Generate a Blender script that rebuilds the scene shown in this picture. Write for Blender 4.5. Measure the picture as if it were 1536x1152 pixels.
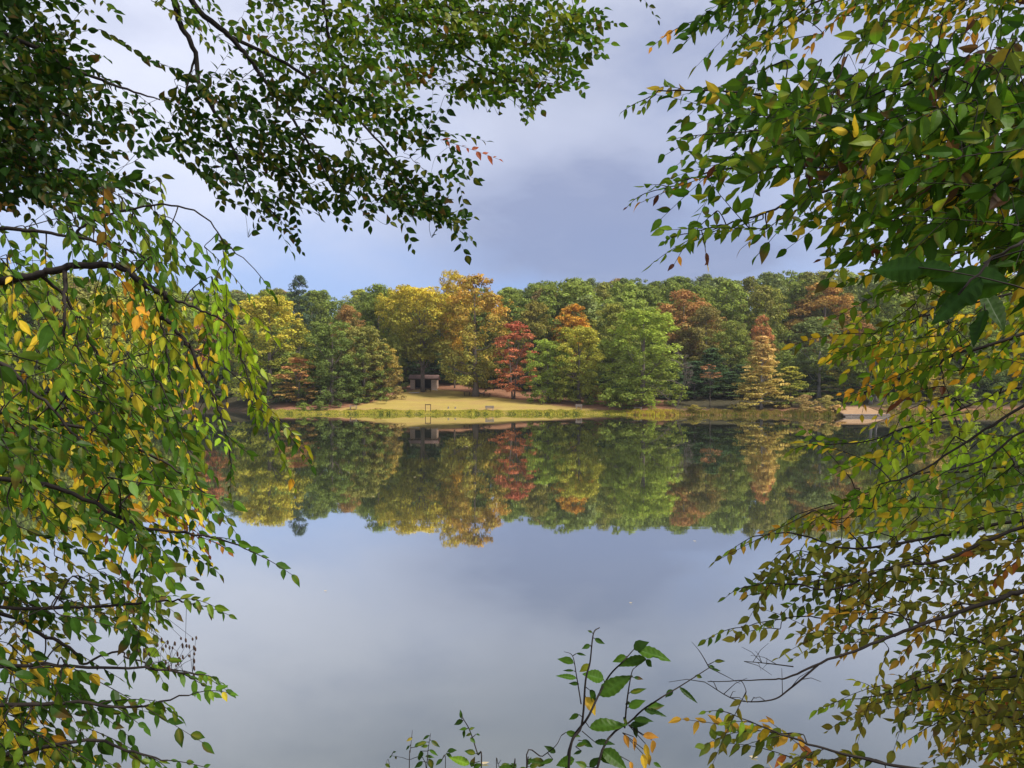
import bpy, math, random
import numpy as np
from mathutils import Vector

for _o in list(bpy.data.objects):
    bpy.data.objects.remove(_o, do_unlink=True)
SC = bpy.context.scene
COL = SC.collection
RAD = math.radians

# ------------------------------------------------------------------ camera, sky, sun, exposure
F = 1150.0            # focal length in photo pixels (1536 wide)
HOR = 586.0           # horizon row of the photo
EYE = 4.2             # camera height above the lake
cam_d = bpy.data.cameras.new("camera")
cam = bpy.data.objects.new("camera", cam_d)
COL.objects.link(cam)
cam.location = (0, 0, EYE)
cam.rotation_euler = (RAD(90), 0, 0)
cam_d.sensor_width = 36.0
cam_d.lens = 36.0 * F / 1536.0
cam_d.shift_y = (HOR - 576.0) / 1536.0
cam_d.clip_start = 0.05
cam_d.clip_end = 5000
SC.camera = cam

SUN_EL, SUN_AZ = RAD(52), RAD(118)     # azimuth measured clockwise from +Y (the view direction): high, behind the viewpoint to the right
world = bpy.data.worlds.new("World")
SC.world = world
world.use_nodes = True
wn, wl = world.node_tree.nodes, world.node_tree.links
wn.clear()


def wnode(t, **kw):
    n = wn.new(t)
    for k, v in kw.items():
        setattr(n, k, v)
    return n


def wmath(op, a, b=None, c=None, clamp=False):
    n = wnode("ShaderNodeMath", operation=op, use_clamp=clamp)
    for i, v in enumerate((a, b, c)):
        if v is None:
            continue
        if isinstance(v, (int, float)):
            n.inputs[i].default_value = v
        else:
            wl.new(v, n.inputs[i])
    return n.outputs[0]


def wmix(fac, a, b):
    n = wnode("ShaderNodeMix", data_type="RGBA")
    for i, v in ((0, fac), (6, a), (7, b)):
        if isinstance(v, (int, float)):
            n.inputs[i].default_value = v
        elif isinstance(v, tuple):
            n.inputs[i].default_value = (*v, 1)
        else:
            wl.new(v, n.inputs[i])
    return n.outputs[2]


sky = wnode("ShaderNodeTexSky", sky_type="NISHITA", sun_disc=False, sun_elevation=SUN_EL, sun_rotation=SUN_AZ,
            air_density=1.2, dust_density=1.5, ozone_density=2.0)
tc = wnode("ShaderNodeTexCoord")
sep = wnode("ShaderNodeSeparateXYZ")
wl.new(tc.outputs["Generated"], sep.inputs[0])
X, Y, Z = sep.outputs


def wnoise(scale, detail, rough, vec, dist=0.0):
    n = wnode("ShaderNodeTexNoise")
    n.inputs["Scale"].default_value = scale
    n.inputs["Detail"].default_value = detail
    n.inputs["Roughness"].default_value = rough
    n.inputs["Distortion"].default_value = dist
    wl.new(vec, n.inputs["Vector"])
    return n.outputs["Fac"]


mp = wnode("ShaderNodeMapping")
mp.inputs["Scale"].default_value = (1.0, 1.0, 2.2)
mp.inputs["Rotation"].default_value = (0, RAD(18), 0)
wl.new(tc.outputs["Generated"], mp.inputs[0])
n_big = wnoise(2.1, 5, 0.5, mp.outputs[0], 0.3)
n_mid = wnoise(4.5, 6, 0.55, mp.outputs[0], 0.25)
n_fine = wnoise(9.0, 6, 0.6, mp.outputs[0], 0.2)


def bump(cx, cz, sx, sz):     # a soft cloud bank around a direction (x, z) of the front half of the sky
    a = wmath("POWER", wmath("MULTIPLY", wmath("SUBTRACT", X, cx), 1 / sx), 2.0)
    b = wmath("POWER", wmath("MULTIPLY", wmath("SUBTRACT", Z, cz), 1 / sz), 2.0)
    e = wmath("POWER", 2.718, wmath("MULTIPLY", wmath("ADD", a, b), -1.0))
    return wmath("MULTIPLY", e, wmath("GREATER_THAN", Y, 0.0))


def mrange(v, lo, hi):
    n = wnode("ShaderNodeMapRange", interpolation_type="SMOOTHSTEP")
    wl.new(v, n.inputs[0])
    n.inputs[1].default_value, n.inputs[2].default_value = lo, hi
    return n.outputs[0]


ramp = wnode("ShaderNodeValToRGB")
wl.new(wmath("ADD", Z, wmath("MULTIPLY", wmath("SUBTRACT", n_mid, 0.5), 0.22)), ramp.inputs[0])
els = ramp.color_ramp.elements
els[0].position, els[0].color = 0.0, (0.26, 0.445, 0.84, 1)
els[1].position, els[1].color = 1.0, (0.66, 0.66, 0.72, 1)
for p, c in ((0.13, (0.26, 0.435, 0.84)), (0.20, (0.35, 0.475, 0.81)), (0.29, (0.48, 0.55, 0.79)), (0.42, (0.58, 0.61, 0.74))):
    e = els.new(p)
    e.color = (*c, 1)
cloud = ramp.outputs[0]
# billows: pale tops and grey hollows, fading out towards the clear blue above the hill
billow = wmath("ADD", wmath("MULTIPLY", n_big, 0.55), wmath("MULTIPLY", n_mid, 0.45))
patch = wmix(mrange(billow, 0.40, 0.58), (0.27, 0.32, 0.52), (0.76, 0.79, 0.90))
pw = wmath("MULTIPLY", mrange(Z, 0.13, 0.36), 0.65)
cloud = wmix(pw, cloud, patch)
# pale openings to the left and right, a grey bank across the middle
lightp = wmath("ADD", wmath("MULTIPLY", bump(-0.40, 0.33, 0.30, 0.18), 1.2), wmath("MULTIPLY", bump(0.50, 0.24, 0.20, 0.16), 1.0))
lightp = wmath("ADD", lightp, wmath("MULTIPLY", bump(0.02, 0.285, 0.14, 0.05), 0.4))
lightp = wmath("MULTIPLY", lightp, wmath("MULTIPLY_ADD", n_mid, 1.6, 0.1), clamp=True)
cloud = wmix(wmath("MULTIPLY", lightp, 0.8), cloud, (0.80, 0.83, 0.98))
bank = wmath("ADD", bump(0.12, 0.225, 0.24, 0.09), wmath("MULTIPLY", bump(0.22, 0.165, 0.22, 0.035), 0.8))
bank = wmath("ADD", bank, wmath("MULTIPLY", bump(0.12, 0.40, 0.25, 0.07), 0.55))
bank = wmath("MULTIPLY", bank, wmath("MULTIPLY_ADD", n_mid, 2.4, -0.25), clamp=True)
cloud = wmix(wmath("MULTIPLY", bank, 0.85), cloud, (0.21, 0.255, 0.44))
wisps = wmath("MULTIPLY", wmath("SUBTRACT", n_fine, 0.52), wmath("MULTIPLY", Z, 2.5), clamp=True)
cloud = wmix(wisps, cloud, (0.62, 0.64, 0.78))
SKY_STR = 0.10
up = wnode("ShaderNodeVectorMath", operation="SCALE")
wl.new(cloud, up.inputs[0])
up.inputs["Scale"].default_value = 0.84 / SKY_STR
final = wmix(0.90, sky.outputs[0], up.outputs[0])      # thin gaps of clear sky behind the cloud deck
bg = wnode("ShaderNodeBackground")
wl.new(final, bg.inputs[0])
bg.inputs[1].default_value = SKY_STR
wo = wnode("ShaderNodeOutputWorld")
wl.new(bg.outputs[0], wo.inputs[0])

sun_d = bpy.data.lights.new("sun", "SUN")
sun_d.energy = 4.4
sun_d.angle = RAD(16)
sun_d.color = (1.0, 0.94, 0.84)
sun = bpy.data.objects.new("sun", sun_d)
COL.objects.link(sun)
_sd = Vector((math.sin(SUN_AZ) * math.cos(SUN_EL), math.cos(SUN_AZ) * math.cos(SUN_EL), math.sin(SUN_EL)))
sun.rotation_euler = (-_sd).to_track_quat("-Z", "Y").to_euler()

SC.view_settings.view_transform = "Standard"
SC.view_settings.look = "None"
SC.view_settings.gamma = 1
SC.view_settings.use_curve_mapping = False
SC.view_settings.exposure = 0.48
SC.cycles.max_bounces = 6
SC.cycles.diffuse_bounces = 3
SC.cycles.transmission_bounces = 3
SC.cycles.glossy_bounces = 3
SC.cycles.use_denoising = True


# ------------------------------------------------------------------ helpers
def P(px, py, d):
    """World point seen at photo pixel (px, py) at distance d along the view axis."""
    return np.array(((px - 768.0) / F * d, d, EYE + (HOR - py) / F * d))


class MB:
    """Collects geometry and links it as one mesh object."""
    def __init__(self):
        self.v, self.f, self.c, self.n = [], [], [], 0

    def add(self, verts, faces, tint=(1, 1, 1)):
        o = self.n
        self.v.append(np.asarray(verts, float).reshape(-1, 3))
        k = len(self.v[-1])
        self.n += k
        self.f.extend([tuple(i + o for i in f) for f in faces])
        t = np.asarray(tint, float)
        self.c.append(np.broadcast_to(t, (k, 3)) if t.ndim == 1 else t)

    def box(self, c, s, rz=0.0, tint=(1, 1, 1), rx=0.0):
        sx, sy, sz = s[0] / 2, s[1] / 2, s[2] / 2
        v = np.array([(x, y, z) for x in (-sx, sx) for y in (-sy, sy) for z in (-sz, sz)])
        if rx:
            ca, sa = math.cos(rx), math.sin(rx)
            v = np.stack([v[:, 0], v[:, 1] * ca - v[:, 2] * sa, v[:, 1] * sa + v[:, 2] * ca], 1)
        if rz:
            ca, sa = math.cos(rz), math.sin(rz)
            v = np.stack([v[:, 0] * ca - v[:, 1] * sa, v[:, 0] * sa + v[:, 1] * ca, v[:, 2]], 1)
        self.add(v + np.array(c), [(0, 1, 3, 2), (4, 6, 7, 5), (0, 4, 5, 1), (2, 3, 7, 6), (0, 2, 6, 4), (1, 5, 7, 3)], tint)

    def tube(self, pts, radii, sides=6, cap=True, tint=(1, 1, 1), rough=0.0, rng=None):
        pts = np.asarray(pts, float)
        n = len(pts)
        rr = np.broadcast_to(np.asarray(radii, float), (n,))
        tan = np.gradient(pts, axis=0)
        tan /= np.linalg.norm(tan, axis=1, keepdims=True) + 1e-9
        ref = np.array((0.31, 0.17, 0.93)) if abs(tan[0][2]) < 0.9 else np.array((1.0, 0.1, 0.0))
        vs = []
        for i in range(n):
            a = np.cross(tan[i], ref)
            a /= np.linalg.norm(a) + 1e-9
            b = np.cross(tan[i], a)
            ref = np.cross(a, tan[i])
            for k in range(sides):
                an = 2 * math.pi * k / sides
                r = rr[i] * (1 + (rough * (rng.random() - 0.5) if rng else 0))
                vs.append(pts[i] + (a * math.cos(an) + b * math.sin(an)) * r)
        fs = []
        for i in range(n - 1):
            for k in range(sides):
                k2 = (k + 1) % sides
                fs.append((i * sides + k, i * sides + k2, (i + 1) * sides + k2, (i + 1) * sides + k))
        if cap:
            fs.append(tuple(range(sides - 1, -1, -1)))
            fs.append(tuple((n - 1) * sides + k for k in range(sides)))
        self.add(vs, fs, tint)

    def mesh(self, name, mat, smooth=False):
        v = np.concatenate(self.v) if self.v else np.zeros((0, 3))
        me = bpy.data.meshes.new(name)
        me.from_pydata(v.tolist(), [], self.f)
        if self.c:
            at = me.color_attributes.new("tint", "FLOAT_COLOR", "POINT")
            c = np.concatenate(self.c)
            at.data.foreach_set("color", np.hstack([c, np.ones((len(c), 1))]).astype(np.float32).ravel())
        me.materials.append(mat)
        if smooth:
            me.polygons.foreach_set("use_smooth", np.ones(len(me.polygons), bool))
        me.update()
        return me

    def build(self, name, mat, parent=None, smooth=False, origin=None):
        if origin is not None:
            self.v = [a - np.asarray(origin) for a in self.v]
        o = bpy.data.objects.new(name, self.mesh(name, mat, smooth))
        COL.objects.link(o)
        if parent is not None:
            o.parent = parent
        elif origin is not None:
            o.location = origin
        return o


def tag(o, label=None, cat=None, group=None, kind=None):
    if label:
        o["label"] = label
    if cat:
        o["category"] = cat
    if group:
        o["group"] = group
    if kind:
        o["kind"] = kind
    return o


def empty(name, loc, label, cat, group=None, rz=0.0):
    o = bpy.data.objects.new(name, None)
    COL.objects.link(o)
    o.location = loc
    o.rotation_euler = (0, 0, rz)
    o.empty_display_size = 0.3
    return tag(o, label, cat, group)


def smooth_path(pts, k=6):
    pts = np.asarray(pts, float)
    p = np.vstack([2 * pts[0] - pts[1], pts, 2 * pts[-1] - pts[-2]])
    out = []
    for i in range(1, len(p) - 2):
        for t in np.linspace(0, 1, k, endpoint=False):
            out.append(0.5 * ((2 * p[i]) + (-p[i - 1] + p[i + 1]) * t + (2 * p[i - 1] - 5 * p[i] + 4 * p[i + 1] - p[i + 2]) * t * t
                              + (-p[i - 1] + 3 * p[i] - 3 * p[i + 1] + p[i + 2]) * t ** 3))
    out.append(p[-2])
    return np.array(out)


# ------------------------------------------------------------------ materials
def new_mat(name):
    m = bpy.data.materials.new(name)
    m.use_nodes = True
    nt = m.node_tree
    nt.nodes.clear()
    out = nt.nodes.new("ShaderNodeOutputMaterial")
    return m, nt, out


class NT:
    def __init__(self, nt):
        self.nt = nt

    def node(self, t, ins=None, **kw):
        n = self.nt.nodes.new(t)
        for k, v in kw.items():
            setattr(n, k, v)
        for k, v in (ins or {}).items():
            self.set(n.inputs[k], v)
        return n

    def set(self, s, v):
        if isinstance(v, bpy.types.NodeSocket):
            self.nt.links.new(v, s)
        elif isinstance(v, tuple) and len(v) == 3 and s.type == "RGBA":
            s.default_value = (*v, 1)
        else:
            s.default_value = v

    def math(self, op, a, b=0.0, clamp=False):
        n = self.nt.nodes.new("ShaderNodeMath")
        n.operation, n.use_clamp = op, clamp
        self.set(n.inputs[0], a)
        self.set(n.inputs[1], b)
        return n.outputs[0]

    def mix(self, fac, a, b, blend="MIX"):
        n = self.nt.nodes.new("ShaderNodeMix")
        n.data_type, n.blend_type = "RGBA", blend
        self.set(n.inputs[0], fac)
        self.set(n.inputs[6], a)
        self.set(n.inputs[7], b)
        return n.outputs[2]

    def noise(self, scale, detail=4, rough=0.5, vec=None, dist=0.0):
        n = self.node("ShaderNodeTexNoise", {"Scale": scale, "Detail": detail, "Roughness": rough, "Distortion": dist})
        if vec is not None:
            self.nt.links.new(vec, n.inputs["Vector"])
        return n.outputs["Fac"]

    def ramp(self, fac, stops):
        n = self.nt.nodes.new("ShaderNodeValToRGB")
        self.nt.links.new(fac, n.inputs[0])
        e = n.color_ramp.elements
        while len(e) < len(stops):
            e.new(0.5)
        for el, (p, c) in zip(e, stops):
            el.position = p
            el.color = (*c, 1) if len(c) == 3 else c
        return n.outputs[0]


def leaf_shader(h, out, col, transl, gloss=0.0, rough=0.5):
    d = h.node("ShaderNodeBsdfDiffuse", {"Color": col})
    tcol = h.mix(0.5, col, (1.25, 1.2, 0.5), "MULTIPLY")
    t = h.node("ShaderNodeBsdfTranslucent", {"Color": tcol})
    s = h.node("ShaderNodeMixShader", {0: transl, 1: d.outputs[0], 2: t.outputs[0]}).outputs[0]
    if gloss:
        g = h.node("ShaderNodeBsdfGlossy", {"Color": (1, 1, 1), "Roughness": rough})
        s = h.node("ShaderNodeMixShader", {0: gloss, 1: s, 2: g.outputs[0]}).outputs[0]
    h.nt.links.new(s, out.inputs[0])


# crowns of the far trees: two leaf colours per tree (object properties), turned patches and clump-to-clump variation
m_crown, nt, out = new_mat("crown_leaves")
h = NT(nt)
at = h.node("ShaderNodeAttribute", attribute_name="tint")
sp = h.node("ShaderNodeSeparateColor", {0: at.outputs["Color"]})
ca = h.node("ShaderNodeAttribute", attribute_name="leaf_top", attribute_type="OBJECT")
cb = h.node("ShaderNodeAttribute", attribute_name="leaf_low", attribute_type="OBJECT")
oi = h.node("ShaderNodeObjectInfo")
tco = h.node("ShaderNodeTexCoord")
n1 = h.noise(0.22, 2, 0.5, tco.outputs["Object"])
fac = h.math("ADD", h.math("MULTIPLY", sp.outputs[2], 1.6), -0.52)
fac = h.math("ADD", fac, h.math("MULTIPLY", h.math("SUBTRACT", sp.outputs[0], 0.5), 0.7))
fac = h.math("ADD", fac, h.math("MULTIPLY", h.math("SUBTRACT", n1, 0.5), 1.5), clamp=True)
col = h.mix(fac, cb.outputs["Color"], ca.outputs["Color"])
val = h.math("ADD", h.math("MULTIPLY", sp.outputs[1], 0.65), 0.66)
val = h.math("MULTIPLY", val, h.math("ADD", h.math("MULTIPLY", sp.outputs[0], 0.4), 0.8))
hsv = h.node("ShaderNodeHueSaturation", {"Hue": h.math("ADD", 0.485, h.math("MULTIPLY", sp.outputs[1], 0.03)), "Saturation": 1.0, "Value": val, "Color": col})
leaf_shader(h, out, hsv.outputs[0], 0.3)

# leaves near the camera: own colour per leaf
m_leaf, nt, out = new_mat("near_leaves")
h = NT(nt)
at = h.node("ShaderNodeAttribute", attribute_name="tint")
tco = h.node("ShaderNodeTexCoord")
nn = h.noise(60, 3, 0.6, tco.outputs["Object"])
c2 = h.mix(h.math("MULTIPLY", h.math("SUBTRACT", nn, 0.55), 3.0, clamp=True), at.outputs["Color"], (0.72, 0.62, 0.42), "MULTIPLY")
leaf_shader(h, out, c2, 0.46, 0.006, 0.4)


def simple_mat(name, ca_, cb_, scale, rough=0.85, bump_s=0.3, stretch=(1, 1, 1), detail=5, spec=0.2):
    m, nt, out = new_mat(name)
    h = NT(nt)
    tco = h.node("ShaderNodeTexCoord")
    mp = h.node("ShaderNodeMapping", {"Vector": tco.outputs["Object"], "Scale": stretch})
    n = h.noise(scale, detail, 0.6, mp.outputs[0])
    n2 = h.noise(scale * 0.13, 3, 0.5, mp.outputs[0])
    f = h.math("ADD", h.math("MULTIPLY", n, 0.7), h.math("MULTIPLY", n2, 0.3))
    col = h.ramp(f, [(0.32, ca_), (0.68, cb_)])
    bs = h.node("ShaderNodeBsdfPrincipled", {"Base Color": col, "Roughness": rough, "Specular IOR Level": spec})
    bp = h.node("ShaderNodeBump", {"Strength": bump_s, "Height": n})
    nt.links.new(bp.outputs[0], bs.inputs["Normal"])
    nt.links.new(bs.outputs[0], out.inputs[0])
    return m


m_bark = simple_mat("dark_bark", (0.025, 0.02, 0.016), (0.085, 0.068, 0.055), 6, 0.9, 0.6, (3, 3, 0.6))
m_bark_mid = simple_mat("grey_brown_bark", (0.07, 0.055, 0.045), (0.2, 0.165, 0.135), 6, 0.9, 0.6, (3, 3, 0.6))
m_bark_pale = simple_mat("pale_bark", (0.16, 0.14, 0.12), (0.40, 0.37, 0.33), 5, 0.9, 0.4, (3, 3, 0.5))
m_twig = simple_mat("twig_bark", (0.010, 0.008, 0.007), (0.032, 0.025, 0.02), 25, 0.85, 0.4)
m_wood = simple_mat("weathered_wood", (0.14, 0.11, 0.09), (0.33, 0.28, 0.24), 8, 0.85, 0.3, (1, 6, 6))
m_wood_dark = simple_mat("dark_stained_wood", (0.03, 0.02, 0.015), (0.09, 0.06, 0.04), 8, 0.8, 0.3, (1, 6, 6))
m_wood_orange = simple_mat("orange_brown_wood", (0.28, 0.12, 0.04), (0.48, 0.24, 0.09), 8, 0.8, 0.3, (1, 6, 6))
m_wood_pale = simple_mat("pale_grey_wood", (0.36, 0.33, 0.28), (0.62, 0.58, 0.52), 8, 0.8, 0.3, (1, 6, 6))
m_tan_wood = simple_mat("tan_planks", (0.24, 0.145, 0.075), (0.42, 0.27, 0.15), 4, 0.85, 0.3, (6, 0.8, 6))
m_shingle = simple_mat("brown_shingles", (0.12, 0.075, 0.065), (0.32, 0.20, 0.17), 5, 0.9, 0.5, (2.2, 0.8, 0.8))
m_concrete = simple_mat("pale_concrete", (0.36, 0.31, 0.27), (0.55, 0.5, 0.45), 3, 0.9, 0.2)
m_fence = simple_mat("cream_boards", (0.5, 0.42, 0.34), (0.72, 0.64, 0.55), 2, 0.8, 0.1)
m_inside = simple_mat("dark_boards", (0.02, 0.016, 0.014), (0.05, 0.04, 0.035), 4, 0.9, 0.2)  # near-black brown boards of the shelter's back wall and gables
m_sand = simple_mat("launch_sand", (0.45, 0.33, 0.24), (0.68, 0.53, 0.41), 3, 0.95, 0.2)
m_seed = simple_mat("dry_seed_husk", (0.035, 0.02, 0.013), (0.09, 0.055, 0.035), 30, 0.8, 0.2)

# coursed stone of the shelter
m_stone, nt, out = new_mat("tan_stone_blocks")
h = NT(nt)
tco = h.node("ShaderNodeTexCoord")
mp = h.node("ShaderNodeMapping", {"Vector": tco.outputs["Object"], "Rotation": (RAD(90), 0, 0)})
br = h.node("ShaderNodeTexBrick", {"Vector": mp.outputs[0], "Color1": (0.60, 0.42, 0.30), "Color2": (0.46, 0.34, 0.26),
                                   "Mortar": (0.2, 0.17, 0.15), "Scale": 1.0, "Mortar Size": 0.02, "Brick Width": 0.5, "Row Height": 0.22})
nz = h.noise(9, 5, 0.6, tco.outputs["Object"])
col = h.mix(0.35, br.outputs[0], h.ramp(nz, [(0.3, (0.34, 0.24, 0.17)), (0.7, (0.62, 0.46, 0.34))]))
bs = h.node("ShaderNodeBsdfPrincipled", {"Base Color": col, "Roughness": 0.9})
nt.links.new(bs.outputs[0], out.inputs[0])

# water: murky green-brown body under a mirror surface with a faint swell
m_water, nt, out = new_mat("lake_water")
h = NT(nt)
geo = h.node("ShaderNodeNewGeometry")
mp = h.node("ShaderNodeMapping", {"Vector": geo.outputs["Position"], "Scale": (0.25, 1.0, 1.0)})
w1 = h.noise(0.9, 3, 0.5, mp.outputs[0])
w2 = h.noise(0.05, 2, 0.5, geo.outputs["Position"])
hgt = h.math("ADD", h.math("MULTIPLY", w1, 0.012), h.math("MULTIPLY", w2, 0.05))
w3 = h.noise(0.035, 3, 0.55, mp.outputs[0])          # breeze patches
bs_ = h.math("ADD", 0.045, h.math("MULTIPLY", h.math("SUBTRACT", w3, 0.5, True), 1.4))
bp = h.node("ShaderNodeBump", {"Strength": bs_, "Distance": 1.0, "Height": hgt})
gl = h.node("ShaderNodeBsdfGlossy", {"Color": (0.95, 0.96, 0.96), "Roughness": 0.02, "Normal": bp.outputs[0]})
body = h.node("ShaderNodeBsdfDiffuse", {"Color": (0.05, 0.06, 0.04)})
lw = h.node("ShaderNodeLayerWeight", {"Blend": 0.5})
fr = h.ramp(lw.outputs["Facing"], [(0.0, (0.06,) * 3), (0.4, (0.22,) * 3), (0.58, (0.38,) * 3), (0.80, (0.75,) * 3), (0.90, (0.89,) * 3), (1.0, (0.94,) * 3)])
ms = h.node("ShaderNodeMixShader", {0: fr, 1: body.outputs[0], 2: gl.outputs[0]})
nt.links.new(ms.outputs[0], out.inputs[0])

# ground: lawn, leaf litter, mud (masks baked from the lie of the land)
m_ground, nt, out = new_mat("ground_cover")
h = NT(nt)
at = h.node("ShaderNodeAttribute", attribute_name="tint")
sp = h.node("ShaderNodeSeparateColor", {0: at.outputs["Color"]})
geo = h.node("ShaderNodeNewGeometry")
pos = geo.outputs["Position"]
na, nb, nc = h.noise(0.16, 4, 0.6, pos), h.noise(1.6, 5, 0.65, pos), h.noise(9, 4, 0.6, pos)
mpx = h.node("ShaderNodeMapping", {"Vector": pos, "Scale": (0.06, 0.3, 0.3)})
nd = h.noise(1.0, 4, 0.6, mpx.outputs[0])
lawn = h.ramp(h.math("ADD", h.math("MULTIPLY", nd, 0.6), h.math("MULTIPLY", nb, 0.4)),
              [(0.30, (0.27, 0.20, 0.06)), (0.5, (0.37, 0.275, 0.075)), (0.70, (0.46, 0.34, 0.10))])
lawn = h.mix(h.math("MULTIPLY", h.math("SUBTRACT", na, 0.46), 3.0, clamp=True), lawn, (0.34, 0.20, 0.095))
lawn = h.mix(h.math("MULTIPLY", nc, 0.3), lawn, (0.18, 0.15, 0.04))
litter = h.ramp(h.math("ADD", h.math("MULTIPLY", nb, 0.6), h.math("MULTIPLY", nc, 0.4)),
                [(0.3, (0.13, 0.065, 0.038)), (0.55, (0.27, 0.135, 0.078)), (0.75, (0.38, 0.215, 0.13))])
mask = h.math("ADD", sp.outputs[0], h.math("MULTIPLY", h.math("SUBTRACT", nb, 0.5), 0.5))
mask = h.math("ADD", mask, h.math("MULTIPLY", h.math("SUBTRACT", na, 0.5), 0.35))
mask = h.math("MULTIPLY", h.math("SUBTRACT", mask, 0.35), 3.3, clamp=True)
col = h.mix(mask, litter, lawn)
forest = h.ramp(nb, [(0.3, (0.03, 0.03, 0.016)), (0.7, (0.085, 0.07, 0.04))])
col = h.mix(sp.outputs[1], col, forest)
col = h.mix(sp.outputs[2], col, (0.10, 0.08, 0.05))
bs = h.node("ShaderNodeBsdfPrincipled", {"Base Color": col, "Roughness": 0.95, "Specular IOR Level": 0.05})
bp = h.node("ShaderNodeBump", {"Strength": 0.5, "Distance": 0.1, "Height": nc})
nt.links.new(bp.outputs[0], bs.inputs["Normal"])
nt.links.new(bs.outputs[0], out.inputs[0])

# grass blades: own colour per blade
m_grass, nt, out = new_mat("grass_blades")
h = NT(nt)
at = h.node("ShaderNodeAttribute", attribute_name="tint")
leaf_shader(h, out, at.outputs["Color"], 0.3)

# ------------------------------------------------------------------ terrain and lake
_SH = np.array([(-2500, 180), (-600, 176), (200, 174), (330, 168), (385, 150), (415, 138), (440, 136), (640, 136), (940, 135), (965, 131), (1008, 130),
                (1030, 133), (1180, 129), (1250, 126), (1330, 126), (1420, 130), (1540, 136), (2000, 142), (4000, 150)], float)
_LB = np.array([(400, 136), (450, 139), (500, 142), (560, 153), (610, 170), (640, 176), (690, 173), (740, 165), (800, 156), (830, 148), (900, 142), (960, 138), (1010, 135)], float)


def px_of(x, y):
    return 768 + F * x / np.maximum(y, 1.0)


def shore(x, y):
    return np.interp(px_of(x, np.maximum(y, 60)), _SH[:, 0], _SH[:, 1])


def sstep(a, b, t):
    u = np.clip((t - a) / (b - a), 0, 1)
    return u * u * (3 - 2 * u)


def ground_z(x, y):
    x, y = np.asarray(x, float), np.asarray(y, float)
    s = shore(x, y)
    t = y - s
    far = np.where(t < 0, np.maximum(-2.5, t * 0.5), 0.32 * sstep(-0.3, 2.0, t) + 0.118 * np.clip(t - 1.5, 0, 38))
    px = px_of(x, y)
    k = np.interp(px, [-400, 200, 420, 600, 900, 1300, 1900], [0.19, 0.19, 0.15, 0.155, 0.17, 0.2, 0.2])
    far = far + k * np.clip(y - 178, 0, 190) + 0.03 * np.clip(y - 368, 0, 1000)
    far = far + (np.sin(x * 0.11 + y * 0.07) + np.sin(x * 0.043 - y * 0.09)) * 0.25 * sstep(6, 30, t)
    near = np.where(y < 7, 2.6 * (1 - sstep(0.6, 7.0, y)) - 0.05, np.maximum(-2.5, (7 - y) * 0.4))
    side = np.abs(x) - 190 - 0.1 * np.abs(y)
    sidez = np.where(side < 0, np.maximum(-2.5, side * 0.3), np.minimum(side * 0.15, 25))
    return np.maximum(np.maximum(far, near), sidez)


def gz(x, y):
    return float(ground_z(x, y))


xs = np.unique(np.concatenate([np.arange(-900, 901, 30), np.arange(-190, 191, 2.0), np.arange(-8, 9, 1.0)]))
ys = np.unique(np.concatenate([np.arange(-300, -9, 30), np.arange(-10, 12, 0.7), np.arange(12, 116, 6), np.arange(116, 150, 0.5), np.arange(150, 200, 1.5),
                               np.arange(200, 380, 5), np.arange(380, 1500, 60)]))
GX, GY = np.meshgrid(xs, ys)
GZ = ground_z(GX, GY)
T = GY - shore(GX, GY)
PXG = px_of(GX, GY)
lb = np.interp(PXG, _LB[:, 0], _LB[:, 1], left=0, right=0)
m_lawn = np.clip(0.5 + (lb - 2.0 - GY) / 9.0, 0, 1)
edge = np.where(PXG < 400, shore(GX, GY) - 3, np.where((PXG > 1005) & (PXG < 1160), shore(GX, GY) + 1.5, np.maximum(lb + 9, shore(GX, GY) + 5)))
m_forest = np.clip((GY - edge) / 6.0, 0, 1)
m_forest = np.maximum(m_forest, np.where(GY < 60, 0.6, 0))
m_mud = np.where(GZ < 0.02, 1.0, 0.0)
tint = np.stack([m_lawn, m_forest, m_mud], -1).reshape(-1, 3)
ny, nx = GX.shape
idx = np.arange(nx * ny).reshape(ny, nx)
quads = np.stack([idx[:-1, :-1], idx[:-1, 1:], idx[1:, 1:], idx[1:, :-1]], -1).reshape(-1, 4)
g = MB()
g.add(np.stack([GX, GY, GZ], -1).reshape(-1, 3), [tuple(q) for q in quads.tolist()], tint)
tag(g.build("ground", m_ground, smooth=True), "grassy and leaf covered ground rising from the lake to the wooded hill", kind="structure")
w = MB()
w.add([(-420, -2, 0), (420, -2, 0), (420, 330, 0), (-420, 330, 0)], [(0, 1, 2, 3)])
tag(w.build("water", m_water), "calm green grey lake mirroring the woods and clouds", kind="structure")
# ------------------------------------------------------------------ far trees: prototypes
def unit(rng, n):
    v = rng.normal(size=(n, 3))
    return v / (np.linalg.norm(v, axis=1, keepdims=True) + 1e-9)


def leaf_quads(mb, cen, nor, size, rng, tint, aspect=0.75):
    """Small bent leaf clumps (one irregular quad each) at cen facing nor."""
    n = len(cen)
    nor = nor / (np.linalg.norm(nor, axis=1, keepdims=True) + 1e-9)
    a = np.cross(nor, unit(rng, n))
    a /= np.linalg.norm(a, axis=1, keepdims=True) + 1e-9
    b = np.cross(nor, a)
    s = size[:, None]
    j = rng.uniform(0.6, 1.25, (n, 4, 1))
    q = np.stack([cen + a * s * j[:, 0], cen + b * s * aspect * j[:, 1] + nor * s * 0.2, cen - a * s * j[:, 2],
                  cen - b * s * aspect * j[:, 3] - nor * s * 0.15], 1).reshape(-1, 3)
    f = np.arange(4 * n).reshape(n, 4)
    mb.add(q, f.tolist(), np.repeat(tint, 4, axis=0))


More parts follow.
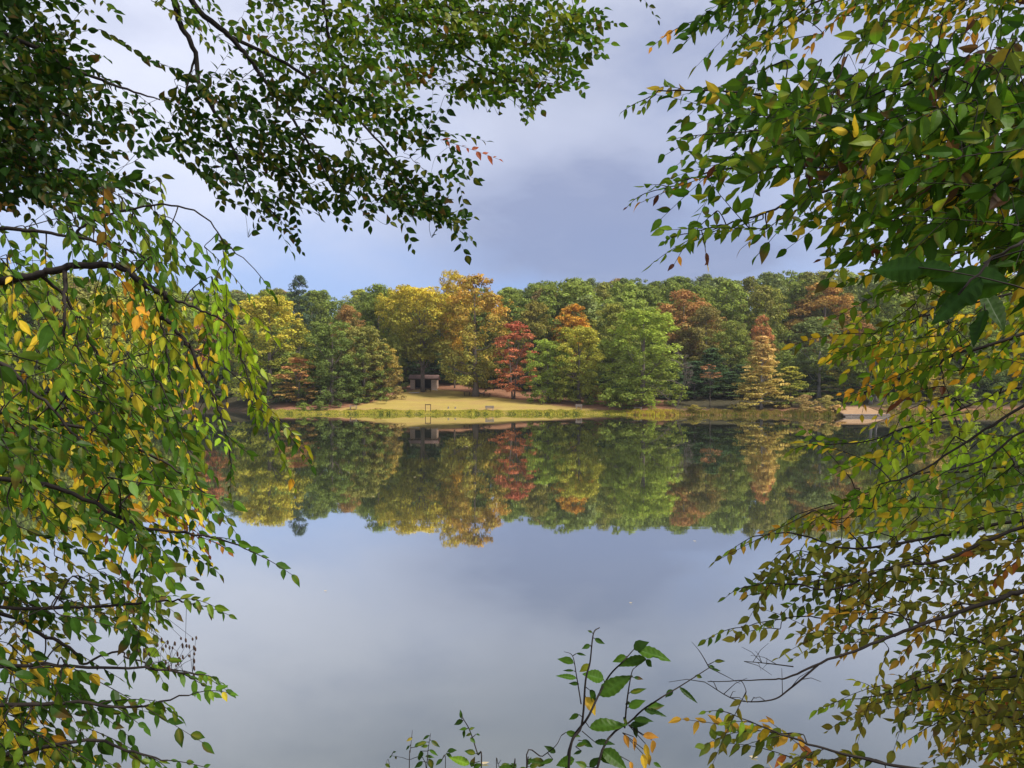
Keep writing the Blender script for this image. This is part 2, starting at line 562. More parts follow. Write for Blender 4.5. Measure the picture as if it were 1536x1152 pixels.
def crown_mesh(seed, H, R, base, n_lobes, leaves, profile, lobe=(0.9, 1.6), flat=0.7, leaf=0.34, hole=0.0, layered=False):
    """H height, R radius, base = crown bottom as a share of H; lobes fill the outer shell of the profile."""
    rng = np.random.default_rng(seed)
    mb = MB()
    cs, rs, k = [], [], 0
    while k < n_lobes:
        u = rng.random()
        z = base + (1 - base) * u
        pr = profile(u) * R
        ang = rng.uniform(0, 2 * math.pi)
        rr = pr * (rng.random() ** 0.45)
        wob = 1 + 0.22 * math.sin(3 * ang + seed) * math.sin(5 * u + seed * 1.7) + 0.12 * math.sin(7 * ang + 9 * u)
        lr = rng.uniform(*lobe)
        if rng.random() < hole * (0.5 + 0.5 * math.sin(ang * 2 + u * 9 + seed)):
            continue
        cs.append((rr * wob * math.cos(ang), rr * wob * math.sin(ang), z * H - lr * 0.4))
        rs.append(lr)
        k += 1
    cs, rs = np.array(cs), np.array(rs)
    per = np.maximum(8, (leaves * rs ** 2 / np.sum(rs ** 2)).astype(int))
    li = np.repeat(np.arange(n_lobes), per)
    n = len(li)
    d = unit(rng, n)
    low = d[:, 2] < -0.25
    d[low, 2] *= np.where(rng.random(low.sum()) < 0.7, -1, 1)
    rad = rs[li] * rng.uniform(0.55, 1.12, n)
    st = np.array([1, 1, flat]) if not layered else np.array([1.25, 1.25, 0.42])
    p = cs[li] + d * rad[:, None] * st
    nor = d * 1.0 + np.array([0, 0, 0.55 if not layered else 1.1]) + 0.65 * unit(rng, n)
    lobe_t = rng.random(n_lobes)[li]
    hz = np.clip((p[:, 2] / H - base) / (1 - base), 0, 1)
    out_r = np.clip(np.hypot(p[:, 0], p[:, 1]) / R, 0, 1)
    tint = np.stack([lobe_t, rng.random(n), np.clip(hz * 0.85 + out_r * 0.15, 0, 1)], 1)
    leaf_quads(mb, p, nor, leaf * rng.uniform(0.6, 1.25, n), rng, tint)
    return mb.mesh("crown", m_crown), cs


def trunk_mesh(seed, H, r, top, cs, mat, fork=1, limbs=10, lean=0.02, spread=0.0):
    """Tapered trunk (or forked stems) with limbs running out to some of the crown's lobes."""
    rng = np.random.default_rng(seed + 999)
    mb = MB()
    for s in range(fork):
        off = (s - (fork - 1) / 2) * spread
        zs = np.linspace(-0.4, top * H, 9)
        wx = np.cumsum(rng.normal(0, lean, 9)) * H * 0.1
        wy = np.cumsum(rng.normal(0, lean, 9)) * H * 0.1
        t = (zs + 0.4) / (top * H + 0.4)
        path = np.stack([wx - wx[0] + off * (0.15 + t * 1.0), wy - wy[0], zs], 1)
        rad = r / math.sqrt(fork) * (1.0 - 0.82 * t)
        rad[0] *= 1.5
        mb.tube(path, rad, 7)
        ids = rng.choice(len(cs), min(limbs, len(cs)), replace=False)
        for i in ids:
            tgt = cs[i]
            zb = tgt[2] * rng.uniform(0.5, 0.8)
            if zb > top * H * 0.95:
                continue
            b = np.array([np.interp(zb, zs, path[:, 0]), np.interp(zb, zs, path[:, 1]), zb])
            m = (b + tgt) / 2 + np.array([0, 0, -0.06 * H * rng.random()])
            rb = r / math.sqrt(fork) * 0.36 * (1 - 0.6 * zb / H)
            mb.tube(smooth_path([b, m, tgt], 3), np.linspace(rb, 0.03, 7), 5, cap=False)
    return mb.mesh("trunk", mat, smooth=True)


PF = {
    "round": lambda u: max(0.15, math.sqrt(max(0, 1 - (1.75 * (u - 0.42)) ** 2))) if u > 0.05 else 0.5,
    "tall": lambda u: 0.45 + 0.55 * math.sin(math.pi * min(1, u * 0.92 + 0.08)) if u < 0.93 else 0.35,
    "cone": lambda u: max(0.10, 1.02 * (1 - u) ** 0.75),
    "skirt": lambda u: (0.95 - 0.15 * u) if u < 0.45 else max(0.2, 0.88 * math.sqrt(max(0, 1 - ((u - 0.45) / 0.62) ** 2))),
    "vase": lambda u: 0.35 + 0.65 * min(1, u * 1.6) if u < 0.8 else max(0.35, 1 - 2.4 * (u - 0.8)),
}
PROTO = {}


def proto(name, seed, H, R, base, n_lobes, leaves, pf, r, top=0.85, bark=None, fork=1, spread=0.0, limbs=10, **kw):
    me, cs = crown_mesh(seed, H, R, base, n_lobes, leaves, PF[pf], **kw)
    tm = trunk_mesh(seed, H, r, top, cs, bark or m_bark_mid, fork, limbs, spread=spread)
    PROTO[name] = (me, tm, H, R)


# big hand-placed kinds
proto("oak", 1, 22, 7.0, 0.10, 230, 17000, "round", 0.55, lobe=(0.6, 1.5), leaf=0.23)
proto("oak_b", 2, 22, 7.0, 0.12, 220, 16000, "round", 0.5, lobe=(0.65, 1.6), leaf=0.23)
proto("skirted", 3, 20, 7.0, 0.03, 270, 20000, "skirt", 0.5, lobe=(0.6, 1.4), leaf=0.22, limbs=14)
proto("skirted_b", 4, 18, 6.5, 0.03, 240, 17000, "skirt", 0.45, lobe=(0.55, 1.3), leaf=0.22)
proto("forked", 5, 24, 7.0, 0.33, 210, 15000, "vase", 0.36, top=0.8, fork=2, spread=0.9, lobe=(0.6, 1.45), leaf=0.23, limbs=16)
proto("maple", 6, 16, 5.0, 0.10, 90, 6200, "tall", 0.28, top=0.8, fork=2, spread=3.6, lobe=(0.5, 1.2), leaf=0.22, hole=0.3, layered=True, limbs=16)
proto("cone", 7, 16, 5.2, 0.05, 230, 13000, "cone", 0.26, top=0.9, lobe=(0.45, 1.0), leaf=0.19, layered=True, bark=m_bark_pale, limbs=14)
proto("tiered", 8, 14, 5.0, 0.05, 120, 8000, "cone", 0.22, top=0.9, lobe=(0.55, 1.2), leaf=0.22, layered=True, limbs=14)
proto("tall_pale", 9, 22, 5.0, 0.3, 150, 10500, "tall", 0.33, bark=m_bark_pale, lobe=(0.55, 1.3), leaf=0.23, limbs=12)
proto("spindly", 10, 9, 2.6, 0.64, 22, 800, "tall", 0.10, top=0.85, bark=m_bark_mid, lobe=(0.3, 0.7), leaf=0.17, layered=True, limbs=9)
proto("shrub", 11, 3, 2.4, 0.0, 40, 2600, "round", 0.06, top=0.5, lobe=(0.3, 0.7), leaf=0.13, bark=m_twig)
proto("pine", 12, 24, 4.0, 0.3, 110, 6500, "round", 0.35, top=0.97, lobe=(0.5, 1.3), leaf=0.24, hole=0.3)
# woodland fillers
proto("wood_a", 21, 20, 6.2, 0.15, 150, 8000, "round", 0.4, lobe=(0.7, 1.6), leaf=0.30, limbs=6)
proto("wood_b", 22, 20, 6.0, 0.12, 160, 8500, "skirt", 0.4, lobe=(0.7, 1.5), leaf=0.30, limbs=6)
proto("wood_c", 23, 20, 5.6, 0.22, 140, 8000, "tall", 0.38, lobe=(0.7, 1.6), leaf=0.30, limbs=6)
proto("wood_d", 24, 20, 6.4, 0.1, 140, 8000, "round", 0.4, lobe=(0.8, 1.7), leaf=0.30, limbs=6, hole=0.2)

C = dict(dgreen=(0.128, 0.172, 0.045), green=(0.198, 0.245, 0.05), mgreen=(0.24, 0.29, 0.055), bgreen=(0.30, 0.39, 0.055), ggreen=(0.215, 0.25, 0.09),
         ygreen=(0.36, 0.36, 0.055), olive=(0.26, 0.24, 0.06), yellow=(0.56, 0.43, 0.05), gold=(0.58, 0.35, 0.05), orange=(0.62, 0.30, 0.045),
         rust=(0.44, 0.22, 0.08), brown=(0.29, 0.185, 0.085), red=(0.46, 0.13, 0.075), salmon=(0.60, 0.25, 0.11), tan=(0.66, 0.43, 0.16),
         hemlock=(0.065, 0.11, 0.045), blue=(0.09, 0.125, 0.075))
_trng = random.Random(77)


def far_tree(name, kind, x, y, H, W, top, low, label, cat="tree", group=None, rz=None, z=None):
    """One tree of the far bank: Empty at its foot > trunk, crown. H height and W crown width in metres."""
    me, tm, h0, r0 = PROTO[kind]
    z = gz(x, y) if z is None else z
    t = empty(name, (x, y, z), label, cat, group, _trng.uniform(0, 6.28) if rz is None else rz)
    t.scale = (W / (2 * r0), W / (2 * r0), H / h0)
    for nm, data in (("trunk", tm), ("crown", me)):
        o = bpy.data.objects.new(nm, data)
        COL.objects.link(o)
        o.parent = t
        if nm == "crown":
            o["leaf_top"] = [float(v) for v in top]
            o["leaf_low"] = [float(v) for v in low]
    return t


def mixc(a, b, t):
    return tuple(a[i] * (1 - t) + b[i] * t for i in range(3))


# name, kind, px x, distance, px top, px half width, top colour, low colour, label
HAND = [
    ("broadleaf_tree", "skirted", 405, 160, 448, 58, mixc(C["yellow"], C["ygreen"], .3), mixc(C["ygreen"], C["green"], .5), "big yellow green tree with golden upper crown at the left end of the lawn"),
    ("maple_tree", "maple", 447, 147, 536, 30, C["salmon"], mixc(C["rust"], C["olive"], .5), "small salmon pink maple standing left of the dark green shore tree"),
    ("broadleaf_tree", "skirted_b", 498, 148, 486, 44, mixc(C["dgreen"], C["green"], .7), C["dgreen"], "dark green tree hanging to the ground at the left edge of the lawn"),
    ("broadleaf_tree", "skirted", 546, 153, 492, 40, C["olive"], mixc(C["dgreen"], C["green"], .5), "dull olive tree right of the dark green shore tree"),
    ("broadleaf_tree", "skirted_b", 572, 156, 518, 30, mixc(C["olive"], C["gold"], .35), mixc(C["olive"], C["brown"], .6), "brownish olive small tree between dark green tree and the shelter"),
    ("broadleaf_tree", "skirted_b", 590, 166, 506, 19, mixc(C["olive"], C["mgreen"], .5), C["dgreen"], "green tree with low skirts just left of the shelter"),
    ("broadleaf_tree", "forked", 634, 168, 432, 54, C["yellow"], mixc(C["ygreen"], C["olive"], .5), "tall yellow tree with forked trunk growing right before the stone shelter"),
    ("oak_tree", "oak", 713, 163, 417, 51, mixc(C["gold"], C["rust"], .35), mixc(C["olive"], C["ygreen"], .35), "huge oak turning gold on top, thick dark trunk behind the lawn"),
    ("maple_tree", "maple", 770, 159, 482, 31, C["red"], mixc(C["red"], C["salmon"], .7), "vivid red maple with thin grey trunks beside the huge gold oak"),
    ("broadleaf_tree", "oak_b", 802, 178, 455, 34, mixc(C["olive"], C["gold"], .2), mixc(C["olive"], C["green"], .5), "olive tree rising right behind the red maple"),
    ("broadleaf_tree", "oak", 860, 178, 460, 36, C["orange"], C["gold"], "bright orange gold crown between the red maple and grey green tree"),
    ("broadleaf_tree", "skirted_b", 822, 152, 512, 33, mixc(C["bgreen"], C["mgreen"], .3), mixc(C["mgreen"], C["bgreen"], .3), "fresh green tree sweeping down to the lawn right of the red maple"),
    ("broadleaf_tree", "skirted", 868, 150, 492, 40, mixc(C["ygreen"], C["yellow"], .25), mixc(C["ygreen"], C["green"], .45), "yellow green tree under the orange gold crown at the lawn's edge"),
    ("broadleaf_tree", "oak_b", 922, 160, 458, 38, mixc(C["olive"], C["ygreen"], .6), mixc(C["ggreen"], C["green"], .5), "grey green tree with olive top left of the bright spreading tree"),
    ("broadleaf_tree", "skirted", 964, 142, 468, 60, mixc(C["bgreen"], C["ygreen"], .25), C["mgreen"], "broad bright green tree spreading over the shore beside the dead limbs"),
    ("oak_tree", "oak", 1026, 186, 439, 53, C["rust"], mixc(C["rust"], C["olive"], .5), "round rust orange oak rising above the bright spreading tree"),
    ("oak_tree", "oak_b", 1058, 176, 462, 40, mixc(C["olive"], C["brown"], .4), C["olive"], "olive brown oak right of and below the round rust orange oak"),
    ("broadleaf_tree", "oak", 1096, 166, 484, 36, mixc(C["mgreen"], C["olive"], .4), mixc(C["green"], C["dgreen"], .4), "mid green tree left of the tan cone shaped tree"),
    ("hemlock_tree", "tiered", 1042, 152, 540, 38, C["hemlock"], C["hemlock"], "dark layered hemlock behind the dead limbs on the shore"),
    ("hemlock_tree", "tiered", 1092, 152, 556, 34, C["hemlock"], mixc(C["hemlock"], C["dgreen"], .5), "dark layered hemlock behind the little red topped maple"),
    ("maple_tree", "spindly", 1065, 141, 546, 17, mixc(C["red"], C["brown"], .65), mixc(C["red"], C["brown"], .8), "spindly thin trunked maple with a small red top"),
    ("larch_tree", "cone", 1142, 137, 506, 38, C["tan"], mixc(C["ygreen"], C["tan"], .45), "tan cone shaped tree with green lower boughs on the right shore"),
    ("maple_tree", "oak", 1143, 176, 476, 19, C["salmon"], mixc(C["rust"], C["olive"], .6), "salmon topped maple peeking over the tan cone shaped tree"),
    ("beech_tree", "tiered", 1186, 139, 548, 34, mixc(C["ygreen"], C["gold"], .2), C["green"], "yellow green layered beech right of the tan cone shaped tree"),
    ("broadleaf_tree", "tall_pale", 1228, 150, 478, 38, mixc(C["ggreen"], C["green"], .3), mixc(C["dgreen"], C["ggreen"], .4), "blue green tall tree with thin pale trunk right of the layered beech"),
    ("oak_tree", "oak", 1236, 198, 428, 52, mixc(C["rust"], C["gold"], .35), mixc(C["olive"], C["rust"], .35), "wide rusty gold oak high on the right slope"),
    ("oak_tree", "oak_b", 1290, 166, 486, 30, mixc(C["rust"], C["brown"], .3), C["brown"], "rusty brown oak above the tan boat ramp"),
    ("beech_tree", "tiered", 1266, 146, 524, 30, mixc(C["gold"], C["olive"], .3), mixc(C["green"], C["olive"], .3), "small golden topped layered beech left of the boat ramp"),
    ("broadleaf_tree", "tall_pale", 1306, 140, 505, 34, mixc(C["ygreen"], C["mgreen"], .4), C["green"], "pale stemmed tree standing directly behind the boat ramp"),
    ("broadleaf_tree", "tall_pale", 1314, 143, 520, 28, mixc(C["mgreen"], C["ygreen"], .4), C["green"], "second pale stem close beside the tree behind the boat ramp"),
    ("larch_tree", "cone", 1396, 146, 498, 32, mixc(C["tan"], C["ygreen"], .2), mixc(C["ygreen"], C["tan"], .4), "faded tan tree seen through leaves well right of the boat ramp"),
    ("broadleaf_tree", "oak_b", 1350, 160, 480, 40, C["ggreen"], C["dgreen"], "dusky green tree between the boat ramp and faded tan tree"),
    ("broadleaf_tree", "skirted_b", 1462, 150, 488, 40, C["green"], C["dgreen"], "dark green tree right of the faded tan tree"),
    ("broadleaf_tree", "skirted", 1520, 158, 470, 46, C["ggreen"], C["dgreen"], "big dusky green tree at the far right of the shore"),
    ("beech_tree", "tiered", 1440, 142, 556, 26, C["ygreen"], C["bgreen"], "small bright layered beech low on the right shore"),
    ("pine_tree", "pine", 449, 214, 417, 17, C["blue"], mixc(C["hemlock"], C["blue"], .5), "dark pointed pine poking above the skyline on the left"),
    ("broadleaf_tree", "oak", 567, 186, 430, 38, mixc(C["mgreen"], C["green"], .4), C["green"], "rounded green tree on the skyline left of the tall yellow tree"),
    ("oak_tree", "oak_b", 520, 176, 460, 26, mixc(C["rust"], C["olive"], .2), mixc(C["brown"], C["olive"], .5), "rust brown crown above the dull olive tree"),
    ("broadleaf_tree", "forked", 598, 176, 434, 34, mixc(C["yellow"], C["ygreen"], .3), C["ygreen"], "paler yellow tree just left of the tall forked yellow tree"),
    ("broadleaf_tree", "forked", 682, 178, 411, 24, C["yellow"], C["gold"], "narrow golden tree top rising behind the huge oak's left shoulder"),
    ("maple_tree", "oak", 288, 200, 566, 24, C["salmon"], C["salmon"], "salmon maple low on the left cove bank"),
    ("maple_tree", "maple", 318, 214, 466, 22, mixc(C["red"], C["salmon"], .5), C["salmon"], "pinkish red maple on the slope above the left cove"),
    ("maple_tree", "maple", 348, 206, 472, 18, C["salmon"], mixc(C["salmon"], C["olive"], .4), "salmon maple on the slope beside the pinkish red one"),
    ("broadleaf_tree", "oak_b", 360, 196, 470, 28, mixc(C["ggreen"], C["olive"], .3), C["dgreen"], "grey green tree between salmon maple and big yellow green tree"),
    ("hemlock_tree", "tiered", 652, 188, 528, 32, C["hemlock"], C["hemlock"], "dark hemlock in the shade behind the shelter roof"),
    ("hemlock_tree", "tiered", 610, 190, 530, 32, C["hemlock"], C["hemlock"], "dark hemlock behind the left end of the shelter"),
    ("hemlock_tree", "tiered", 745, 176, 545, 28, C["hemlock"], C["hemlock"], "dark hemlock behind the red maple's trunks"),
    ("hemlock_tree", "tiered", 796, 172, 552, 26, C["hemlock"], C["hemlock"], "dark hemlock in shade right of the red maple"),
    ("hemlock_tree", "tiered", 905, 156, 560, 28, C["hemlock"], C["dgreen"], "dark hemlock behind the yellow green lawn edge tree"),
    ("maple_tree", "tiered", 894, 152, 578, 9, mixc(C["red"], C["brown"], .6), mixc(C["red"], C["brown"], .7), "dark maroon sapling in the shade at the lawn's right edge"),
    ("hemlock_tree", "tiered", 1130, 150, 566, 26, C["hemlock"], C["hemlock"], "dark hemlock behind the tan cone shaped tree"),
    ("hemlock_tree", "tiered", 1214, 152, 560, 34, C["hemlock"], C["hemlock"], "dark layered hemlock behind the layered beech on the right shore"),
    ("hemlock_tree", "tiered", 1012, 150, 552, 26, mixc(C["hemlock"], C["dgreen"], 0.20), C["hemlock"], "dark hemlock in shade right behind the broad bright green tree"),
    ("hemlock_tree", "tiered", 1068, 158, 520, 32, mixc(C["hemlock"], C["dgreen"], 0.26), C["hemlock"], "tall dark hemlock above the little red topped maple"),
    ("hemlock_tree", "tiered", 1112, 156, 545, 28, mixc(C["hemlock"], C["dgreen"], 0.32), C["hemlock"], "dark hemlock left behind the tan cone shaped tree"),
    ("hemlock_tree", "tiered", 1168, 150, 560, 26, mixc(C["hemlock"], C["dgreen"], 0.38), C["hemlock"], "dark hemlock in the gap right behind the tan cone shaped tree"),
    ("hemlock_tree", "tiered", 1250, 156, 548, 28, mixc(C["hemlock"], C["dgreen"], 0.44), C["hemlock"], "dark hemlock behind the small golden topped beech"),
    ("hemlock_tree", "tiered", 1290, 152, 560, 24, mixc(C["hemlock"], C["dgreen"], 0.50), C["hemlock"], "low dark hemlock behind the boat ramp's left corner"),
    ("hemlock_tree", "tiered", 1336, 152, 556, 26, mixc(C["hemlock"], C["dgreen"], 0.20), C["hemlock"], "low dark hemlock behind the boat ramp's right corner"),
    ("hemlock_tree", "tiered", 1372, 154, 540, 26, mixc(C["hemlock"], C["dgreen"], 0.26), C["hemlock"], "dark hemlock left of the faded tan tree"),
    ("hemlock_tree", "tiered", 430, 152, 560, 20, mixc(C["hemlock"], C["dgreen"], 0.32), C["hemlock"], "dark hemlock in the shade under the big yellow green tree"),
    ("hemlock_tree", "tiered", 470, 156, 548, 26, mixc(C["hemlock"], C["dgreen"], 0.38), C["hemlock"], "dark hemlock behind the small salmon pink maple"),
    ("hemlock_tree", "tiered", 525, 158, 556, 24, mixc(C["hemlock"], C["dgreen"], 0.44), C["hemlock"], "dark hemlock between the dark green and dull olive trees"),
    ("hemlock_tree", "tiered", 680, 184, 552, 24, mixc(C["hemlock"], C["dgreen"], 0.50), C["hemlock"], "dark hemlock right behind the shelter's end"),
    ("hemlock_tree", "tiered", 722, 182, 560, 24, mixc(C["hemlock"], C["dgreen"], 0.20), C["hemlock"], "dark hemlock in shade behind the huge oak's trunk"),
    ("hemlock_tree", "tiered", 840, 166, 562, 22, mixc(C["hemlock"], C["dgreen"], 0.26), C["hemlock"], "dark hemlock behind the fresh green lawn edge tree"),
    ("hemlock_tree", "tiered", 870, 162, 566, 22, mixc(C["hemlock"], C["dgreen"], 0.32), C["hemlock"], "dark hemlock in the shade of the yellow green lawn edge tree"),
    ("hemlock_tree", "tiered", 936, 152, 566, 24, mixc(C["hemlock"], C["dgreen"], 0.38), C["hemlock"], "dark hemlock left behind the broad bright green tree"),
    ("hemlock_tree", "tiered", 1410, 152, 560, 24, mixc(C["hemlock"], C["dgreen"], 0.44), C["hemlock"], "low dark hemlock right behind the faded tan tree"),
    ("hemlock_tree", "tiered", 1490, 152, 556, 28, mixc(C["hemlock"], C["dgreen"], 0.50), C["hemlock"], "low dark hemlock at the right end of the shore"),
    ("hemlock_tree", "tiered", 380, 170, 548, 30, mixc(C["hemlock"], C["dgreen"], 0.20), C["hemlock"], "dark hemlock by the mouth of the left cove"),
    ("hemlock_tree", "tiered", 335, 180, 548, 30, mixc(C["hemlock"], C["dgreen"], 0.26), C["hemlock"], "dark hemlock behind the floating log of the left cove"),
    ("hemlock_tree", "tiered", 300, 184, 555, 28, mixc(C["hemlock"], C["dgreen"], 0.32), C["hemlock"], "dark hemlock right of the low salmon maple"),
    ("hemlock_tree", "tiered", 255, 184, 550, 30, mixc(C["hemlock"], C["dgreen"], 0.38), C["hemlock"], "dark hemlock left of the low salmon maple"),
]
HAND_PX, HAND_BOX = [], []
for nm, kind, px, d, top, hw, ct, cl, lab in HAND:
    x = (px - 768) / F * d
    z = gz(x, d)
    H = EYE + (HOR - top) / F * d - z
    far_tree(nm, kind, x, d, H * 1.02, 2.2 * hw / F * d, ct, cl, lab)
    HAND_PX.append((px, d, top, lab, nm))
    HAND_BOX.append((px, d, top, hw))

# small plants of the far shore
for nm, kind, px, d, hgt, wid, ct, cl, lab in [
    ("sapling", "tiered", 977, 134, 3.6, 1.9, mixc(C["bgreen"], C["ygreen"], .5), C["bgreen"], "young bright green sapling on the grassy point"),
    ("shrub", "shrub", 1206, 131, 3.0, 5.6, C["brown"], mixc(C["olive"], C["tan"], .4), "wide brown olive shrub on the bank left of the boat ramp"),
    ("shrub", "shrub", 1240, 131, 2.7, 4.6, mixc(C["olive"], C["tan"], .35), mixc(C["green"], C["olive"], .6), "greener olive shrub beside the boat ramp"),
    ("shrub", "shrub", 1256, 128.5, 1.4, 2.8, C["tan"], mixc(C["tan"], C["brown"], .5), "low straw coloured shrub at the ramp's left corner"),
    ("shrub", "shrub", 1228, 129, 1.2, 3.2, mixc(C["tan"], C["brown"], .3), mixc(C["tan"], C["brown"], .4), "low dry shrub at the foot of the two olive shrubs"),
    ("shrub", "shrub", 480, 140, 1.6, 3.2, C["green"], C["dgreen"], "dark low shrub under the dark green shore tree"),
    ("shrub", "shrub", 456, 139, 1.5, 3.0, mixc(C["bgreen"], C["green"], .5), C["green"], "green low shrub under the small salmon pink maple"),
    ("shrub", "shrub", 940, 141, 2.0, 4.6, C["green"], C["dgreen"], "dark green shrub at the foot of the broad bright green tree"),
    ("shrub", "shrub", 915, 145, 2.2, 4.2, C["olive"], C["green"], "olive shrub at the lawn's right end"),
    ("shrub", "shrub", 1040, 135, 1.3, 4.2, mixc(C["olive"], C["gold"], .3), C["olive"], "low gold olive shrub on the shore under the dead limbs"),
    ("shrub", "shrub", 1110, 134, 1.2, 5.0, mixc(C["olive"], C["brown"], .4), C["olive"], "low brown green shrub left of the tan cone shaped tree"),
    ("shrub", "shrub", 1340, 130, 1.8, 4.5, mixc(C["olive"], C["tan"], .4), C["olive"], "pale olive shrub at the right corner of the boat ramp"),
    ("shrub", "shrub", 540, 150, 1.8, 4.5, C["olive"], C["dgreen"], "dull shrub under the olive tree at the lawn's left edge"),
    ("shrub", "shrub", 885, 147, 1.6, 3.0, C["mgreen"], C["green"], "green shrub under the yellow green lawn edge tree"),
]:
    far_tree(nm, kind, (px - 768) / F * d, d, hgt, wid, ct, cl, lab, "shrub" if nm == "shrub" else "sapling")

# the wood on the hillside: every tree on its own, row behind row, crowns kept under the skyline of the photo
SKY_L = np.array([(-600, 405), (0, 404), (110, 410), (200, 424), (320, 438), (420, 434), (520, 434), (565, 430), (640, 436), (760, 430), (840, 417), (930, 421), (1000, 413),
                  (1100, 413), (1190, 409), (1290, 402), (1400, 404), (1536, 412), (2200, 405)], float)
FILL = [("green", "mgreen", "green", 30), ("dark green", "green", "dgreen", 30), ("olive", "olive", "green", 12), ("grey green", "ggreen", "green", 14),
        ("rusty", "rust", "olive", 1.5), ("golden", "gold", "olive", 1.2), ("yellow green", "ygreen", "mgreen", 6), ("brownish", "brown", "olive", 3)]
rf = random.Random(5)
rows = [(151, 7.5), (160, 8), (170, 8), (181, 8), (192, 8.5), (207, 9.5), (226, 11), (248, 12), (274, 13.5), (305, 15)]
used, by_label = [], {}
for ri, (D, sp_) in enumerate(rows):
    xm = 0.74 * D
    n = int(2 * xm / sp_)
    for i in range(n + 1):
        x = -xm + i * sp_ + rf.uniform(-0.35, 0.35) * sp_
        y = D + rf.uniform(-0.3, 0.3) * sp_
        px = 768 + F * x / y
        if y < float(shore(np.array(x), np.array(y))) + (4 if px < 415 else 9):
            continue
        if y < float(np.interp(px, _LB[:, 0], _LB[:, 1], left=0, right=0)) + 16:
            continue
        if 570 < px < 705 and y < 190:        # the shelter and the ground round it stay clear
            continue
        if any(abs(px - hp) < 13 and abs(y - hd) < 7 for hp, hd, *_ in HAND_PX):
            continue
        z = gz(x, y)
        s = float(np.interp(px, SKY_L[:, 0], SKY_L[:, 1]))
        lo = (190 - D) / 40 * 45 if D < 190 else 0
        tp = s + rf.uniform(-2, 9) + max(0, lo) + rf.uniform(0, 16) * (D < 220)
        for hp, hd, ht, hw_ in HAND_BOX:      # nearer woodland trees stay below the crowns that show over them
            if hd > y - 2 and abs(px - hp) < hw_ + 14:
                tp = max(tp, ht + 0.62 * (596 - ht))
        H = EYE + (HOR - tp) / F * y - z
        if H < 6:
            continue
        H = min(H, 27)
        W = rf.uniform(10.5, 15.0) * (0.7 + 0.3 * H / 20)
        q = rf.random() * sum(f[3] for f in FILL)
        for cn, a, b, wgt in FILL:
            q -= wgt
            if q <= 0:
                break
        k = rf.choice(("wood_a", "wood_b", "wood_c", "wood_d"))
        j = rf.uniform(0.8, 1.2)
        ct = tuple(v * j for v in C[a])
        cl = tuple(v * j for v in C[b])
        used.append((x, y, H, W, k, ct, cl, cn, px, tp, ri))


def short_of(lab):
    return lab


LAND = [(598, "paler yellow tree"), (634, "tall forked yellow tree"), (707, "huge gold topped oak"), (770, "red maple"), (860, "orange gold crown"), (922, "grey green tree with olive top"),
        (964, "broad bright green tree"), (1026, "round rust orange oak"), (1096, "mid green tree"), (1142, "tan cone shaped tree"), (1228, "blue green pale trunked tree"),
        (1290, "rusty brown oak"), (1350, "dusky green tree"), (1396, "faded tan tree"), (1462, "dark green right shore tree"), (1520, "big dusky green tree"),
        (567, "rounded green skyline tree"), (546, "dull olive tree"), (498, "dark green shore tree"), (449, "dark pointed pine"), (405, "big yellow green tree"), (348, "paired salmon maple"),
        (318, "pinkish red maple"), (288, "low salmon maple"), (120, "middle left boughs"), (30, "outermost left boughs")]
ROWN = ["front", "second", "third", "fourth", "fifth", "sixth", "seventh", "eighth", "ninth", "topmost"]
for x, y, H, W, k, ct, cl, cn, px, tp, ri in used:
    lx, ln = min(LAND, key=lambda a: abs(a[0] - px))
    side = "straight behind" if abs(px - lx) < 12 else ("left of" if px < lx else "right of")
    lab = f"{cn} woodland tree {side} the {ln}, {ROWN[ri]} row uphill"
    far_tree("woodland_tree", k, x, y, H, W, ct, cl, lab, "tree", "trees of the wood on the far hillside")
# ------------------------------------------------------------------ shelter
D0 = 172.0
sx0 = (635 - 768) / F * D0
sz0 = gz(sx0, D0) - 0.05
sh = empty("picnic_shelter", (sx0, D0, sz0), "low stone picnic shelter with brown roof and two dark open bays", "shelter")
W2, DEP, HW = 2.95, 4.4, 2.25
b = MB(); b.box((0, DEP / 2, -0.35), (2 * W2 + 0.7, DEP + 1.0, 0.8)); b.build("floor_slab", m_concrete, sh)
for s, wd in ((-1, 1.05), (1, 1.2)):
    b = MB(); b.box((s * (W2 - wd / 2), 0.25, HW / 2 + 0.05), (wd, 0.5, HW)); b.build("front_wall", m_stone, sh)
    b = MB(); b.box((s * (W2 - 0.2), DEP / 2 + 0.25, HW / 2 + 0.05), (0.4, DEP - 0.52, HW)); b.build("side_wall", m_stone, sh)
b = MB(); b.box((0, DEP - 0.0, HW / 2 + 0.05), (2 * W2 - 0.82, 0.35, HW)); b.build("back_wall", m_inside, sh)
b = MB(); b.box((0, 0.22, HW / 2 + 0.05), (0.24, 0.24, HW)); b.build("center_post", m_wood_dark, sh)
b = MB(); b.box((0, 0.25, HW + 0.17), (2 * W2 + 0.1, 0.3, 0.22)); bm_o = b.build("lintel_beam", m_wood_dark, sh)
rf_ = MB()
RW, ov, th = 3.35, 0.65, 0.14
e0, e1, rz_ = HW + 0.22, HW + 0.22, HW + 1.15
prof = [(-ov, e0), (DEP / 2, rz_), (DEP + ov, e1), (DEP + ov, e1 - th), (DEP / 2, rz_ - th), (-ov, e0 - th)]
vs = [(x, p[0], p[1]) for x in (-RW, RW) for p in prof]
rf_.add(vs, [(0, 1, 7, 6), (1, 2, 8, 7), (2, 3, 9, 8), (3, 4, 10, 9), (4, 5, 11, 10), (5, 0, 6, 11), (0, 5, 4, 1), (1, 4, 3, 2), (6, 7, 10, 11), (7, 8, 9, 10)])
roof = rf_.build("roof", m_shingle, sh)
